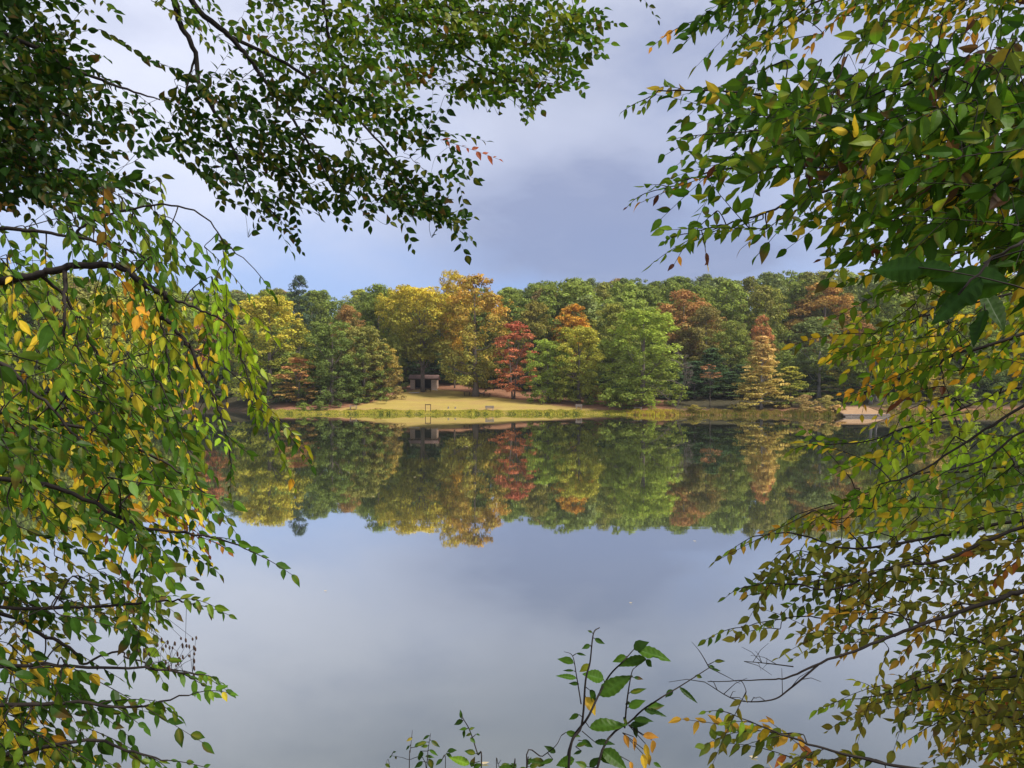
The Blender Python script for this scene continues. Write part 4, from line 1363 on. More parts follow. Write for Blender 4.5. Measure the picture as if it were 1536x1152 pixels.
        for b, l in zip(self.wood, self.leafs):
            o = b.build("branch", self.bark, self.root, smooth=True)
            if l.n:
                l.build("foliage", m_leaf, o)


def g3(x, y):
    return (x, y, gz(x, y))


# --- tall tree whose canopy hangs over the top left
tx, ty = -5.2, 4.6
A = NearTree("canopy_tree", "tall dark leaved tree whose high canopy hangs over the upper left of the lake view", g3(tx, ty),
             [(tx, ty, gz(tx, ty) - 0.3), (tx + .1, ty, 4.5), (tx - .05, ty + .1, 7), (tx + .25, ty + .1, 9.5), (tx + .3, ty + .2, 12)], 0.26, 0.14, 101)
dA = 5.6
A.limb([(-260, -160, dA), (60, -130, dA), (235, -80, dA), (262, 0, dA), (270, 35, dA), (293, 78, dA), (300, 130, dA), (330, 180, dA), (355, 235, dA), (375, 280, dA), (420, 330, dA)], 0.045, 0.006)
A.limb([(-200, -240, dA), (100, -200, dA), (255, -70, dA), (290, 5, dA), (345, 55, dA), (375, 90, dA), (400, 125, dA), (440, 180, dA), (475, 235, dA), (500, 285, dA)], 0.045, 0.006)
A.limb([(345, 55, dA), (400, 80, dA), (460, 115, dA), (520, 165, dA), (580, 225, dA), (620, 280, dA), (660, 315, dA)], 0.018, 0.005, attach=False)
A.limb([(-150, -330, 5.9), (250, -230, 5.9), (460, -90, 5.9), (485, 10, 5.9), (495, 60, 5.9), (520, 100, 5.9), (560, 140, 5.9), (610, 160, 5.9)], 0.036, 0.005)
A.limb([(-150, -420, 6.2), (300, -300, 6.2), (560, -70, 6.2), (600, 10, 6.2), (660, 50, 6.2), (700, 85, 6.2), (760, 118, 6.2), (830, 125, 6.2)], 0.036, 0.005)
A.limb([(600, 10, 6.2), (690, 15, 6.1), (780, 25, 6.1), (880, 20, 6.1)], 0.012, 0.004, attach=False)
A.limb([(-300, 120, 5.0), (-40, 190, 5.0), (40, 235, 5.0), (110, 262, 5.0), (200, 290, 5.0)], 0.04, 0.006)
A.limb([(-300, -60, 4.8), (-60, 30, 4.8), (30, 60, 4.8), (100, 100, 4.8), (180, 130, 4.8), (240, 150, 4.8)], 0.04, 0.005)
A.limb([(-300, -20, 5.2), (-60, 110, 5.2), (40, 150, 5.2), (120, 180, 5.2)], 0.035, 0.006)
A.limb([(293, 85, dA), (280, 130, dA), (272, 190, dA)], 0.012, 0.004, attach=False)
lf = 0.072
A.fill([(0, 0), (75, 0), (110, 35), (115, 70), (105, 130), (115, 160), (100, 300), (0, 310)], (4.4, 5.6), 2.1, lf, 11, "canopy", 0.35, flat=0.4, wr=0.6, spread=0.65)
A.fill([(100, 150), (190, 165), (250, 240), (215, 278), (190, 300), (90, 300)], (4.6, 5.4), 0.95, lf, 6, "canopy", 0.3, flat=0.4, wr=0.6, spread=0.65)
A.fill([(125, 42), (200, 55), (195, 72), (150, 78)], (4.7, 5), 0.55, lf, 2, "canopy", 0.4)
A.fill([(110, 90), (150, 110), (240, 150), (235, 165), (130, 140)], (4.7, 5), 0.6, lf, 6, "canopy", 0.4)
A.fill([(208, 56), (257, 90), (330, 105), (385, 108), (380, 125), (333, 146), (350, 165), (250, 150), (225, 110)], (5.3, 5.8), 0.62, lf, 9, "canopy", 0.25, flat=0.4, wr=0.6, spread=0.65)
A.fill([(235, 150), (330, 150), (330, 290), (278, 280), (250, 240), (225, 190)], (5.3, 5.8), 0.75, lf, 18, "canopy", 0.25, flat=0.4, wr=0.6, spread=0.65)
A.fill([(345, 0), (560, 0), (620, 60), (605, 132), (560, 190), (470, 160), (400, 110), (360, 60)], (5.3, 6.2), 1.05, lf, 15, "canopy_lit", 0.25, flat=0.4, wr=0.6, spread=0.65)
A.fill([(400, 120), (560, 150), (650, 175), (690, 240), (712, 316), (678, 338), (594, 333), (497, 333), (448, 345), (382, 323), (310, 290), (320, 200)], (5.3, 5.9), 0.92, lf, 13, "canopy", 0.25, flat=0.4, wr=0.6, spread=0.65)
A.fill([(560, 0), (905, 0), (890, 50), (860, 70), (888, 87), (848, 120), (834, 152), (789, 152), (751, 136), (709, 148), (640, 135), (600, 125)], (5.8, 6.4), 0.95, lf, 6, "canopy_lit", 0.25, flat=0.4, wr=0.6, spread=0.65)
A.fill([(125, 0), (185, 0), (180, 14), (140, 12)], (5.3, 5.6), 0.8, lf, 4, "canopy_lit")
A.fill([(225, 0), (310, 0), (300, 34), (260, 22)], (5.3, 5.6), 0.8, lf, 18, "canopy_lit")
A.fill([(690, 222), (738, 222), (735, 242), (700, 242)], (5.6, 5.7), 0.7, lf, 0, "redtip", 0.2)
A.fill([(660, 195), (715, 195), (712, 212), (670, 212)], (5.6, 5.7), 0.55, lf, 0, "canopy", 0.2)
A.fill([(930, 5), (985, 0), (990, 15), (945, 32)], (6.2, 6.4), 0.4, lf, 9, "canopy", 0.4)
A.done("canopy")

# --- drooping tree on the left, half turned yellow
tx, ty = -3.3, 2.5
B = NearTree("drooping_tree", "drooping green and yellow tree filling the left side, dark limb arching over the water", g3(tx, ty),
             [(tx, ty, gz(tx, ty) - 0.3), (tx + .05, ty, 3.2), (tx, ty + .05, 4.3), (tx + .2, ty + .1, 5.6), (tx + .15, ty + .1, 7.2)], 0.16, 0.09, 202)
dB = 3.1
B.dens = 1.0
B.limb([(-170, 450, dB), (-60, 428, dB), (0, 420, dB), (40, 416, dB), (80, 406, dB), (130, 398, dB), (175, 400, dB), (215, 425, dB), (250, 445, dB), (253, 458, dB), (235, 465, dB), (240, 475, dB), (260, 490, dB),
        (285, 520, dB), (300, 555, dB), (315, 580, dB), (330, 620, dB), (342, 665, dB), (346, 700, dB)], 0.026, 0.003, jit=0.003)
B.limb([(236, 466, dB), (246, 500, dB), (252, 540, dB), (256, 572, dB)], 0.007, 0.003, attach=False)
B.limb([(215, 425, dB), (226, 470, dB), (230, 530, dB), (228, 590, dB)], 0.005, 0.002, attach=False)
B.limb([(97, 404, dB), (98, 440, 3.05), (96, 470, 3.0), (98, 530, 3.0)], 0.012, 0.005, attach=False)
B.limb([(60, 412, dB), (100, 450, 3.2), (150, 540, 3.3), (160, 590, 3.3), (190, 630, 3.3)], 0.009, 0.003, attach=False)
B.limb([(-120, 335, 3.3), (0, 342, 3.3), (50, 345, 3.3), (110, 355, 3.3), (190, 375, 3.3), (240, 395, 3.3)], 0.018, 0.004)
B.limb([(110, 355, 3.3), (140, 330, 3.3), (230, 308, 3.3), (300, 320, 3.3), (340, 365, 3.3), (390, 412, 3.3)], 0.008, 0.002, attach=False)
B.limb([(250, 445, dB), (300, 465, dB), (345, 490, dB), (370, 560, dB), (390, 610, dB), (430, 650, dB)], 0.007, 0.002, attach=False)
B.limb([(-120, 500, 2.7), (0, 545, 2.7), (40, 580, 2.7), (90, 625, 2.7), (140, 690, 2.7)], 0.016, 0.004)
B.limb([(-150, 600, 3.6), (0, 620, 3.6), (120, 610, 3.6), (220, 600, 3.6), (300, 640, 3.6)], 0.016, 0.003)
B.limb([(-140, 660, 2.9), (0, 648, 2.9), (120, 640, 2.9), (240, 690, 2.9), (310, 740, 2.9)], 0.016, 0.003)
B.limb([(-140, 720, 2.6), (20, 720, 2.6), (110, 740, 2.6), (210, 790, 2.6), (290, 800, 2.6), (368, 822, 2.6)], 0.016, 0.003)
B.limb([(-140, 900, 2.8), (0, 912, 2.8), (150, 910, 2.8), (250, 900, 2.8), (285, 905, 2.8)], 0.014, 0.003)
B.limb([(-140, 890, 3.2), (0, 920, 3.2), (60, 950, 3.2), (110, 975, 3.2), (125, 994, 3.2), (175, 976, 3.2), (200, 990, 3.2), (290, 1010, 3.2)], 0.014, 0.003)
B.limb([(-140, 990, 2.7), (0, 998, 2.7), (130, 1000, 2.7), (250, 1006, 2.7), (292, 1012, 2.7)], 0.014, 0.003)
B.limb([(-140, 1060, 2.5), (30, 1058, 2.5), (120, 1055, 2.5), (200, 1060, 2.5), (282, 1042, 2.5)], 0.014, 0.003)
B.limb([(-140, 1150, 2.5), (20, 1130, 2.5), (130, 1110, 2.5), (200, 1130, 2.5), (250, 1142, 2.5)], 0.014, 0.003)
lf = 0.059
B.fill([(150, 335), (230, 308), (300, 318), (340, 352), (402, 408), (398, 428), (350, 415), (320, 445), (240, 440), (170, 410), (110, 420), (60, 385)], (3.0, 3.5), 0.85, lf, 55, "canopy_lit", 0.8, flat=0.3)
B.fill([(0, 330), (150, 335), (190, 400), (100, 425), (0, 415)], (3.0, 3.5), 0.7, lf, 40, "green", 0.7, flat=0.3)
B.fill([(0, 425), (200, 425), (290, 445), (330, 480), (345, 560), (310, 620), (200, 560), (0, 520)], (3.0, 4.2), 0.85, lf, 60, "mixed", 0.8, flat=0.25)
B.fill([(60, 445), (200, 440), (320, 500), (330, 590), (270, 610), (150, 540), (70, 520)], (3.3, 4.4), 0.6, lf, 70, "yellow", 0.8, flat=0.25)
B.fill([(0, 500), (150, 540), (270, 610), (295, 690), (285, 740), (265, 780), (230, 815), (0, 830)], (2.4, 3.3), 1.15, lf, 40, "green", 0.6, flat=0.3)
B.fill([(0, 560), (200, 600), (290, 690), (285, 760), (200, 820), (0, 830)], (3.2, 4.4), 0.8, lf, 40, "yellow", 0.7, flat=0.25)
B.fill([(300, 440), (365, 425), (395, 520), (405, 600), (340, 585), (315, 520)], (3.0, 3.4), 0.55, lf * .9, 75, "lime", 0.9, flat=0.25)
B.fill([(360, 570), (405, 585), (425, 640), (455, 645), (450, 660), (405, 660), (375, 610)], (3.0, 3.3), 0.85, lf * .8, 60, "yellow", 0.9, flat=0.25)
B.fill([(320, 640), (375, 655), (370, 700), (320, 690)], (3.0, 3.3), 0.4, lf * .9, 50, "lime", 0.8)
B.fill([(0, 430), (110, 440), (120, 520), (0, 560)], (1.9, 2.4), 0.45, lf, 50, "green", 0.6, flat=0.3)
B.fill([(255, 760), (310, 755), (318, 800), (270, 800)], (3.2, 3.6), 0.7, lf * .7, 60, "brown", 0.7)
B.fill([(0, 825), (240, 795), (330, 808), (310, 818), (215, 835), (255, 895), (240, 930), (200, 940), (100, 930), (0, 930)], (2.5, 3.2), 0.75, lf, 25, "deep", 0.6, flat=0.35)
B.fill([(0, 830), (150, 850), (250, 880), (240, 940), (100, 950), (0, 950)], (3.0, 3.8), 0.65, lf * .85, 30, "olive", 0.6, flat=0.3)
B.fill([(150, 930), (225, 930), (220, 985), (190, 985)], (2.9, 3.1), 0.5, lf, 70, "green", 0.7)
B.fill([(0, 960), (110, 985), (180, 990), (250, 1030), (240, 1050), (210, 1060), (130, 1060), (0, 1060)], (2.3, 3.0), 0.8, lf, 25, "deep", 0.7, flat=0.35)
B.fill([(0, 1040), (130, 1050), (190, 1090), (215, 1120), (180, 1150), (0, 1152)], (2.3, 3.0), 0.9, lf, 35, "deep", 0.7, flat=0.35)
B.fill([(0, 950), (80, 990), (100, 1100), (70, 1152), (0, 1152)], (2.6, 3.4), 0.6, lf, 35, "yellow", 0.7, flat=0.3)
B.fill([(0, 980), (90, 1000), (150, 1060), (120, 1152), (0, 1152)], (2.4, 3.2), 0.6, lf, 30, "deep", 0.7, flat=0.35)
B.husks([(185, 955), (295, 950), (300, 1015), (225, 1000)], (2.7, 3.2), 46)
B.done("green")

# --- big leaved tree leaning in from the right
tx, ty = 3.25, 2.1
Ct = NearTree("leaning_tree", "big leaved dark green tree reaching in from the upper right", g3(tx, ty),
              [(tx, ty, gz(tx, ty) - 0.3), (tx, ty, 3.4), (tx - .1, ty + .05, 4.8), (tx, ty + .1, 6.3), (tx + .05, ty + .1, 8.0)], 0.17, 0.09, 303)
dC = 2.8
Ct.dens, Ct.cling = 1.45, 52.0
Ct.limb([(1640, 120, dC), (1580, 106, dC), (1525, 104, dC), (1480, 100, dC), (1440, 96, dC), (1400, 112, dC), (1330, 135, dC), (1270, 146, dC), (1200, 150, dC), (1110, 140, dC), (1000, 137, dC), (958, 153, dC)], 0.018, 0.002, jit=0.003)
Ct.limb([(1640, 160, 2.6), (1560, 152, 2.6), (1475, 160, 2.6), (1400, 180, 2.6), (1300, 190, 2.6), (1170, 195, 2.6), (1060, 202, 2.6)], 0.014, 0.002, jit=0.003)
Ct.limb([(1640, 190, 2.7), (1560, 202, 2.7), (1500, 230, 2.7), (1400, 260, 2.7), (1290, 272, 2.7), (1200, 300, 2.7), (1130, 325, 2.7), (1070, 340, 2.7), (1018, 353, 2.7)], 0.014, 0.002, jit=0.003)
Ct.limb([(1290, 272, 2.7), (1180, 250, 2.8), (1080, 255, 2.8), (1020, 275, 2.8), (975, 288, 2.8)], 0.006, 0.002, attach=False)
Ct.limb([(1650, 240, 2.3), (1560, 260, 2.3), (1450, 290, 2.3), (1350, 330, 2.3), (1270, 335, 2.3)], 0.014, 0.003)
Ct.limb([(1650, -60, 3.2), (1560, -20, 3.2), (1400, -10, 3.2), (1250, -5, 3.2), (1190, 25, 3.2), (1125, 60, 3.2)], 0.016, 0.002)
Ct.limb([(1250, -5, 3.2), (1160, -5, 3.2), (1090, 10, 3.2), (1018, 42, 3.2)], 0.007, 0.002, attach=False)
Ct.limb([(1650, 290, 2.8), (1560, 292, 2.8), (1500, 345, 2.8), (1440, 378, 2.8), (1360, 400, 2.8), (1275, 383, 2.8)], 0.013, 0.002)
Ct.limb([(1700, 330, 1.15), (1580, 345, 1.15), (1500, 380, 1.15), (1440, 440, 1.15)], 0.006, 0.002)
lf = 0.066
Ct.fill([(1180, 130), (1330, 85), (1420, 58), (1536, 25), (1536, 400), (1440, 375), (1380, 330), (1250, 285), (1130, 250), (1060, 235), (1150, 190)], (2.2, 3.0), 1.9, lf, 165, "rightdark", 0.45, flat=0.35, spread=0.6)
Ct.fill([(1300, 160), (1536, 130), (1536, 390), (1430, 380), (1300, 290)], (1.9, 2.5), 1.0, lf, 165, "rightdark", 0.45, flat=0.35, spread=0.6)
Ct.fill([(955, 152), (1030, 115), (1120, 118), (1200, 120), (1190, 190), (1090, 205), (1040, 180), (1010, 165), (985, 158)], (2.6, 3.0), 0.8, lf, 165, "rightdark", 0.5, flat=0.3)
Ct.fill([(1015, 180), (1100, 190), (1150, 235), (1080, 240), (1035, 240), (1015, 225)], (2.6, 3.0), 0.65, lf, 150, "rightdark", 0.5, flat=0.3)
Ct.fill([(960, 290), (985, 272), (1015, 258), (1080, 240), (1140, 255), (1150, 290), (1080, 300), (1040, 280), (990, 312)], (2.6, 3.0), 0.5, lf * .9, 165, "rightmix", 0.5, flat=0.3)
Ct.fill([(1008, 345), (1080, 312), (1140, 300), (1250, 290), (1350, 320), (1330, 345), (1250, 345), (1180, 345), (1150, 335), (1090, 345), (1040, 372)], (2.6, 3.0), 0.75, lf * .75, 165, "rightmix", 0.55, flat=0.3)
Ct.fill([(1010, 45), (1050, 12), (1150, 0), (1190, 5), (1150, 35), (1090, 30), (1050, 40), (1020, 58)], (3.0, 3.4), 0.8, lf, 160, "rightdark", 0.5, flat=0.3)
Ct.fill([(1150, 0), (1536, 0), (1536, 30), (1420, 48), (1370, 30), (1300, 30), (1260, 28), (1215, 60), (1190, 50), (1125, 78), (1110, 62), (1190, 28)], (3.0, 3.4), 0.8, lf * .85, 160, "rightmix", 0.55, flat=0.3)
Ct.fill([(1222, 85), (1270, 80), (1280, 115), (1225, 105)], (2.7, 3), 0.4, lf * .8, 170, "rightmix", 0.5)
Ct.fill([(1450, 350), (1536, 330), (1536, 460), (1460, 450)], (1.25, 1.45), 0.6, 0.10, 155, "rightbig", 0.7, nleaf=(3, 5), flat=0.3)
Ct.fill([(1255, 385), (1300, 350), (1400, 365), (1480, 375), (1480, 420), (1380, 430), (1290, 410)], (2.7, 3.1), 0.75, lf * .75, 165, "rightmix", 0.55, flat=0.3)
Ct.done("rightmix", (8,))

# --- arching olive and yellow tree on the lower right
tx, ty = 3.6, 3.1
Dt = NearTree("arching_tree", "arching tree with yellow and olive leaves reaching over the water from the lower right", g3(tx, ty),
              [(tx, ty, gz(tx, ty) - 0.3), (tx, ty, 2.8), (tx + .1, ty + .05, 4.0), (tx, ty + .1, 5.2), (tx + .15, ty + .1, 6.4)], 0.15, 0.08, 404)
d = 3.3
Dt.dens = 1.35
Dt.limb([(1680, 420, d), (1536, 500, d), (1430, 532, d), (1405, 549, d), (1390, 552, d), (1335, 574, d), (1290, 590, d)], 0.013, 0.003, jit=0.002)
Dt.limb([(1680, 400, d), (1536, 435, d), (1404, 470, d), (1340, 487, d), (1266, 516, d)], 0.010, 0.0025, jit=0.002)
Dt.limb([(1680, 560, d), (1536, 580, d), (1510, 584, d), (1429, 618, d), (1363, 640, d), (1300, 662, d), (1215, 668, d)], 0.011, 0.0025, jit=0.002)
Dt.limb([(1690, 520, 3.0), (1536, 608, 3.0), (1466, 652, 3.0), (1372, 712, 3.0), (1320, 725, 3.0)], 0.012, 0.003, jit=0.002)
Dt.limb([(1690, 700, 3.4), (1536, 700, 3.4), (1450, 706, 3.4), (1372, 712, 3.4), (1300, 740, 3.4), (1200, 770, 3.4)], 0.010, 0.0025, jit=0.002)
Dt.limb([(1690, 590, 2.9), (1536, 646, 2.9), (1482, 687, 2.9), (1425, 705, 2.9)], 0.010, 0.003, jit=0.002)
Dt.limb([(1690, 765, 3.1), (1536, 780, 3.1), (1446, 797, 3.1), (1348, 815, 3.1), (1270, 822, 3.1), (1190, 800, 3.1), (1130, 805, 3.1)], 0.013, 0.0025, jit=0.002)
Dt.limb([(1690, 770, 3.0), (1536, 790, 3.0), (1418, 839, 3.0), (1331, 853, 3.0), (1251, 884, 3.0), (1180, 875, 3.0), (1120, 880, 3.0)], 0.013, 0.0025, jit=0.002)
Dt.limb([(1690, 870, 2.8), (1536, 887, 2.8), (1505, 896, 2.8), (1446, 915, 2.8), (1366, 943, 2.8), (1307, 967, 2.8), (1230, 995, 2.8), (1182, 1016, 2.8), (1150, 1019, 2.8), (1062, 1023, 2.8)], 0.015, 0.0018, jit=0.002)
Dt.limb([(1690, 1000, 3.2), (1536, 981, 3.2), (1452, 957, 3.2), (1348, 925, 3.2), (1262, 891, 3.2)], 0.011, 0.003, jit=0.002)
Dt.limb([(1340, 925, 3.2), (1260, 930, 3.2), (1190, 925, 3.2), (1105, 942, 3.2)], 0.005, 0.002, attach=False)
Dt.limb([(1690, 1190, 2.7), (1480, 1165, 2.7), (1359, 1151, 2.7), (1262, 1130, 2.7), (1192, 1110, 2.7), (1150, 1092, 2.7), (1098, 1071, 2.7)], 0.012, 0.002, jit=0.002)
Dt.limb([(1690, 1040, 3.0), (1536, 1015, 3.0), (1440, 1020, 3.0), (1350, 1040, 3.0), (1280, 1048, 3.0)], 0.012, 0.002)
Dt.limb([(1690, 1100, 3.0), (1536, 1080, 3.0), (1440, 1070, 3.0), (1390, 1090, 3.0)], 0.012, 0.002)
Dt.bare([(1230, 995, 2.8), (1185, 1033, 2.8), (1157, 1050, 2.8), (1105, 1050, 2.8), (1057, 1023, 2.8)], 0.004, 0.0015, 10)
Dt.bare([(1190, 1000, 2.8), (1150, 995, 2.8), (1116, 992, 2.8)], 0.0025, 0.0012, 8, 0.08)
lf = 0.054
Dt.fill([(1255, 385), (1360, 400), (1536, 400), (1536, 560), (1420, 555), (1310, 590), (1240, 500)], (2.9, 3.7), 0.6, lf, 160, "mixed", 0.55, flat=0.3)
Dt.fill([(1300, 400), (1536, 430), (1536, 560), (1400, 540), (1330, 500)], (3.4, 4.0), 0.35, lf, 160, "yellow", 0.55, flat=0.3)
Dt.fill([(1240, 556), (1400, 550), (1440, 590), (1380, 612), (1330, 598), (1260, 588)], (3.0, 3.5), 0.45, lf, 165, "yellow", 0.85, flat=0.25)
Dt.fill([(1205, 662), (1260, 648), (1330, 628), (1420, 590), (1536, 570), (1536, 680), (1430, 680), (1340, 690), (1260, 695), (1225, 685)], (3.0, 3.6), 0.62, lf, 165, "lime", 0.5, flat=0.3)
Dt.fill([(1225, 655), (1340, 640), (1350, 690), (1250, 692)], (3.1, 3.5), 0.7, lf, 160, "lime", 0.5, flat=0.3)
Dt.fill([(1190, 775), (1250, 740), (1330, 725), (1420, 700), (1536, 690), (1536, 800), (1400, 805), (1300, 790), (1230, 795)], (3.0, 3.7), 0.75, lf, 165, "mixed", 0.45, flat=0.3)
Dt.fill([(1115, 802), (1180, 800), (1250, 805), (1300, 812), (1450, 800), (1536, 795), (1536, 900), (1420, 890), (1330, 900), (1250, 890), (1180, 870), (1120, 895), (1112, 880), (1150, 850), (1115, 835)], (2.8, 3.4), 0.8, lf, 168, "olive", 0.45, flat=0.3)
Dt.fill([(1105, 942), (1130, 915), (1200, 905), (1300, 900), (1420, 890), (1536, 880), (1536, 1010), (1440, 980), (1340, 945), (1250, 965), (1180, 940)], (2.8, 3.5), 0.72, lf, 168, "olive", 0.45, flat=0.3)
Dt.fill([(1268, 1050), (1300, 1015), (1400, 985), (1536, 970), (1536, 1152), (1420, 1140), (1380, 1090), (1350, 1055), (1290, 1060)], (2.8, 3.6), 0.95, lf, 165, "olive", 0.45, flat=0.35)
Dt.fill([(1380, 960), (1536, 960), (1536, 1152), (1440, 1150)], (3.2, 3.8), 0.5, lf, 165, "mixed", 0.45, flat=0.35)
Dt.fill([(1090, 1068), (1130, 1078), (1200, 1108), (1300, 1125), (1340, 1152), (1210, 1152), (1150, 1120), (1105, 1105)], (2.6, 2.9), 0.75, lf, 195, "olive", 0.6, flat=0.35)
Dt.fill([(1185, 965), (1235, 950), (1240, 1000), (1195, 1000)], (2.8, 3.0), 0.3, lf, 120, "olive", 0.9)
Dt.done("mixed", (8,))


# --- saplings at the water's edge in the middle of the frame
def sapling(name, label, stems, leaves, d, seed, yellow=()):
    rng = np.random.default_rng(seed)
    b3 = P(*stems[0][0][0], d)
    base = np.array((b3[0], b3[1], gz(b3[0], b3[1])))
    root = empty(name, tuple(base), label, "sapling")
    for pts, r0 in stems:
        w = [P(px, py, d + 0.05 * math.sin(px)) for px, py in pts]
        if pts[0][1] >= 1140:
            w = [base + np.array((rng.uniform(-.03, .03), 0, -0.05)), (base + w[0]) / 2 + np.array((rng.uniform(-.03, .03), 0, 0))] + w
        path = smooth_path(w, 6)
        b = MB()
        b.tube(path - base, np.linspace(r0, r0 * 0.3, len(path)), 6)
        b.build("stem", m_twig, root, smooth=True)
    b = MB()
    allp = np.concatenate([smooth_path([P(px, py, d) for px, py in pts], 6) for pts, _ in stems])
    stalks = MB()
    for it in leaves:
        (ax, ay), (bx, by) = it[0], it[1]
        c = np.array(it[2] if len(it) > 2 else (0.075, 0.16, 0.016)) * rng.uniform(0.8, 1.2)
        wr = it[3] if len(it) > 3 else 0.5
        a_, e_ = P(ax, ay, d), P(bx, by, d)
        dv = e_ - a_
        L = np.linalg.norm(dv)
        dv = dv / L + np.array((0, rng.uniform(-.45, .3), 0))
        nor = np.array((rng.normal(0, .25), -0.75, 0.65 + rng.normal(0, .2)))
        (add_big_leaf if L > 0.045 else add_leaf)(b, a_ - base, dv, nor, L * 1.1, wr, c, rng, curl=0.12, fold=0.3)
        q = allp[np.argmin(np.linalg.norm(allp - a_, axis=1))]
        if np.linalg.norm(q - a_) < 0.1:
            stalks.tube([q - base, a_ - base], [0.0012, 0.0009], 4, cap=False)
    fo = b.build("foliage", m_leaf, root)
    if stalks.n:
        tag(stalks.build("leaf_stalks", m_twig, fo), kind="stuff")


def z8(x, y):
    return (560 + x / 2.56, 900 + y / 2.56)


Yc, Oc, Gc, Dc = (0.5, 0.33, 0.03), (0.5, 0.24, 0.04), (0.05, 0.11, 0.010), (0.028, 0.065, 0.009)
st = [([(853, 1152), z8(800, 480), z8(815, 310), z8(832, 240), z8(845, 130), z8(868, 106)], 0.0042),
      ([(849, 1152), z8(830, 440), z8(900, 300), z8(960, 235), z8(1000, 190)], 0.0042),
      ([(896, 1152), z8(1000, 455), z8(1090, 385), z8(1180, 330), z8(1290, 260)], 0.004),
      ([z8(965, 490), z8(975, 380), z8(992, 280), z8(1006, 258)], 0.0024),
      ([(790, 1152), z8(650, 600), z8(700, 560), z8(722, 520)], 0.0024),
      ([z8(798, 400), z8(780, 290), z8(765, 215), z8(732, 198)], 0.0018),
      ([z8(1290, 260), z8(1255, 200), z8(1222, 160)], 0.0014), ([z8(1290, 260), z8(1350, 290), z8(1410, 322)], 0.0014)]
lv = [((1000, 190), (1052, 160), Dc, .75), ((1010, 190), (1132, 216), Gc, .42), ((1048, 226), (944, 252), Gc, .42), ((970, 215), (920, 232), Gc, .5), ((1045, 230), (1074, 262), Dc, .6),
      ((884, 305), (812, 282), Gc, .72), ((870, 368), (982, 292), Gc, .5), ((830, 345), (856, 402), Dc, .6), ((815, 372), (852, 430), Yc, .6), ((830, 490), (962, 472), Gc, .42),
      ((980, 412), (1038, 384), Gc, .5), ((1052, 412), (1118, 408), Gc, .45), ((1040, 420), (1118, 432), Dc, .3), ((1000, 460), (1068, 450), Dc, .4), ((985, 482), (1056, 474), Dc, .35),
      ((790, 440), (753, 458), Gc, .5), ((740, 508), (792, 520), Gc, .45), ((772, 610), (706, 638), Gc, .55), ((880, 575), (968, 626), Gc, .55), ((870, 590), (905, 625), Gc, .6), ((800, 540), (842, 562), Dc, .5),
      ((850, 545), (922, 534), Dc, .35), ((1150, 345), (1120, 368), Dc, .6), ((1175, 335), (1238, 382), Dc, .25), ((1240, 288), (1262, 298), Dc, .6), ((1288, 254), (1312, 258), Dc, .5),
      ((1310, 236), (1346, 228), Dc, .4), ((1298, 265), (1334, 272), Dc, .3), ((965, 515), (978, 562), Oc, .45), ((1000, 525), (1006, 578), Oc, .4), ((1045, 552), (1052, 604), Yc, .45),
      ((1070, 538), (1078, 598), Oc, .5), ((1035, 590), (1042, 645), Yc, .45), ((985, 620), (996, 655), Oc, .5), ((1052, 585), (1062, 640), Yc, .4), ((1035, 520), (1090, 515), Oc, .5), ((770, 242), (712, 228), Gc, .5), ((832, 172), (800, 182), Dc, .55),
      ((850, 148), (886, 164), Dc, .45), ((840, 125), (824, 118), Dc, .5), ((780, 300), (708, 284), Gc, .3), ((790, 322), (753, 322), Dc, .4), ((828, 245), (795, 275), (0.2, 0.22, 0.02), .6), ((1000, 298), (1036, 304), Dc, .4),
      ((985, 355), (1042, 336), Gc, .3), ((985, 392), (968, 402), Dc, .6), ((700, 585), (660, 556), Dc, .45), ((690, 612), (638, 618), Gc, .35), ((1000, 480), (1018, 540), Dc, .35), ((800, 580), (770, 590), Dc, .4), ((1075, 625), (1105, 640), Gc, .45),
      ((960, 450), (975, 480), Dc, .4), ((770, 272), (730, 272), Dc, .25), ((780, 205), (815, 208), Dc, .3), ((830, 640), (870, 600), Dc, .5), ((660, 630), (600, 615), Dc, .5), ((780, 560), (820, 540), Gc, .4), ((820, 640), (780, 620), Gc, .5)]
sapling("sapling", "tallest sapling of the bottom edge, thin dark stems with big toothed green leaves", st, [(z8(*a[0]), z8(*a[1])) + tuple(a[2:]) for a in lv], 1.9, 55)
st = [([(722, 1152), z8(400, 590), z8(370, 500), z8(345, 455), z8(338, 428)], 0.0028), ([z8(345, 462), z8(325, 468), z8(312, 480)], 0.0012)]
lv = [((338, 455), (334, 425), Dc, .4), ((345, 462), (312, 478), Dc, .5), ((360, 495), (332, 495), Gc, .5), ((352, 500), (345, 530), Dc, .5), ((372, 530), (392, 545), Gc, .6), ((395, 515), (410, 520), Dc, .5), ((392, 590), (352, 582), Gc, .5),
      ((400, 595), (406, 585), Gc, .5), ((370, 630), (295, 608), (0.16, 0.28, 0.02), .42), ((375, 640), (388, 605), Gc, .5), ((385, 645), (415, 625), Gc, .6), ((368, 498), (388, 490), Gc, .5), ((376, 512), (356, 520), Dc, .5)]
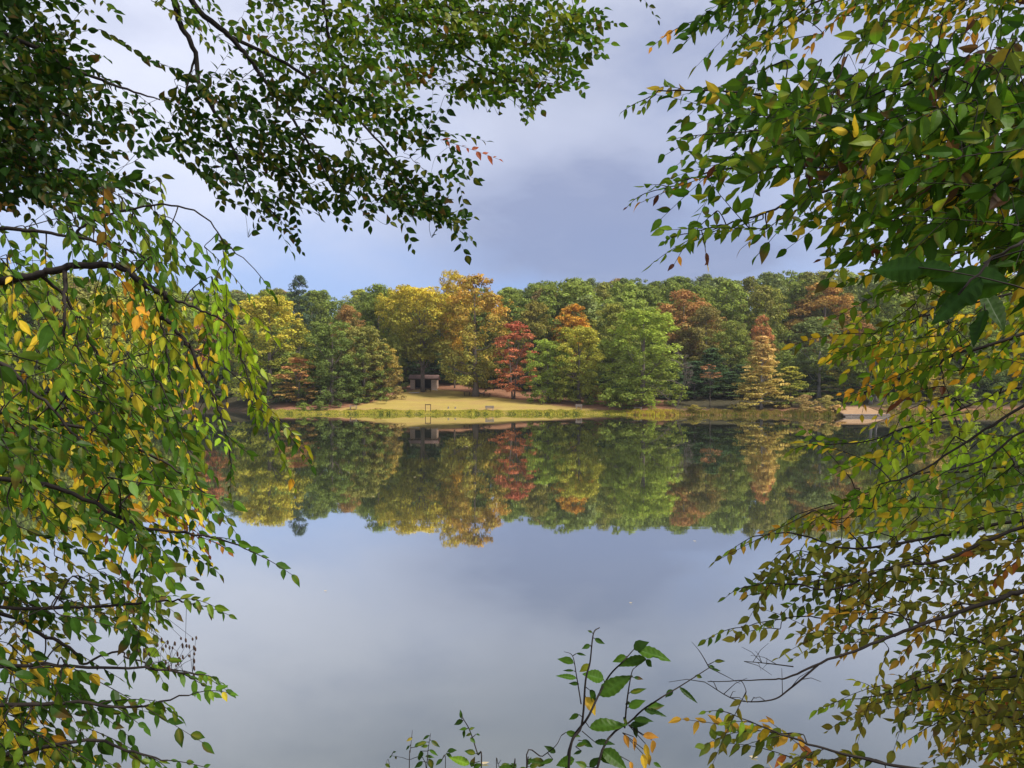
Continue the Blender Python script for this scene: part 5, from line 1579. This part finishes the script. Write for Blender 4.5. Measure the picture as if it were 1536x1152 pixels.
sapling("sapling", "slender curved sapling of the bottom edge left of the tallest one", st, [(z8(*a[0]), z8(*a[1])) + tuple(a[2:]) for a in lv], 2.2, 56)
st = [([(614, 1152), z8(142, 580), z8(150, 500)], 0.0024), ([(640, 1152), z8(210, 580), z8(220, 512)], 0.0024), ([(640, 1160), z8(130, 612), z8(70, 598)], 0.0018), ([(668, 1152), z8(262, 620), z8(290, 575)], 0.002), ([(585, 1160), z8(45, 630)], 0.0015)]
lv = [((160, 565), (180, 545), Gc, .5), ((180, 580), (178, 625), Dc, .6), ((150, 530), (128, 538), (0.3, 0.25, 0.03), .5), ((215, 520), (190, 535), Dc, .4), ((222, 540), (255, 560), Dc, .4), ((210, 560), (185, 560), Gc, .5), ((215, 575), (250, 590), Gc, .35), ((70, 598), (62, 605), Dc, .6),
      ((85, 600), (88, 612), Dc, .6), ((75, 585), (88, 580), Dc, .5), ((285, 580), (318, 572), Dc, .5), ((280, 590), (303, 605), Gc, .5), ((215, 610), (228, 645), Dc, .6), ((190, 620), (160, 640), Dc, .5), ((262, 610), (240, 630), Dc, .5), ((45, 630), (65, 645), Dc, .5), ((140, 560), (125, 575), Dc, .5), ((200, 600), (232, 605), Gc, .4),
      ((205, 545), (160, 552), Gc, .4)]
sapling("sapling", "low bushy sapling at the bottom edge, leftmost of the small plants by the water", st, [(z8(*a[0]), z8(*a[1])) + tuple(a[2:]) for a in lv], 2.3, 57)
st = [([(745, 1160), z8(480, 632), z8(490, 615)], 0.002), ([(770, 1160), z8(545, 640), z8(550, 628)], 0.002), ([(790, 1158), z8(590, 630), z8(605, 610)], 0.002)]
lv = [((545, 645), (460, 638), Gc, .35), ((550, 640), (530, 625), Gc, .5), ((490, 640), (520, 630), Dc, .5), ((590, 632), (606, 608), Dc, .55), ((600, 640), (640, 620), Gc, .4), ((560, 650), (590, 640), Gc, .4)]
sapling("sapling", "barely showing low seedling at the bottom edge between the two taller saplings", st, [(z8(*a[0]), z8(*a[1])) + tuple(a[2:]) for a in lv], 2.1, 58)
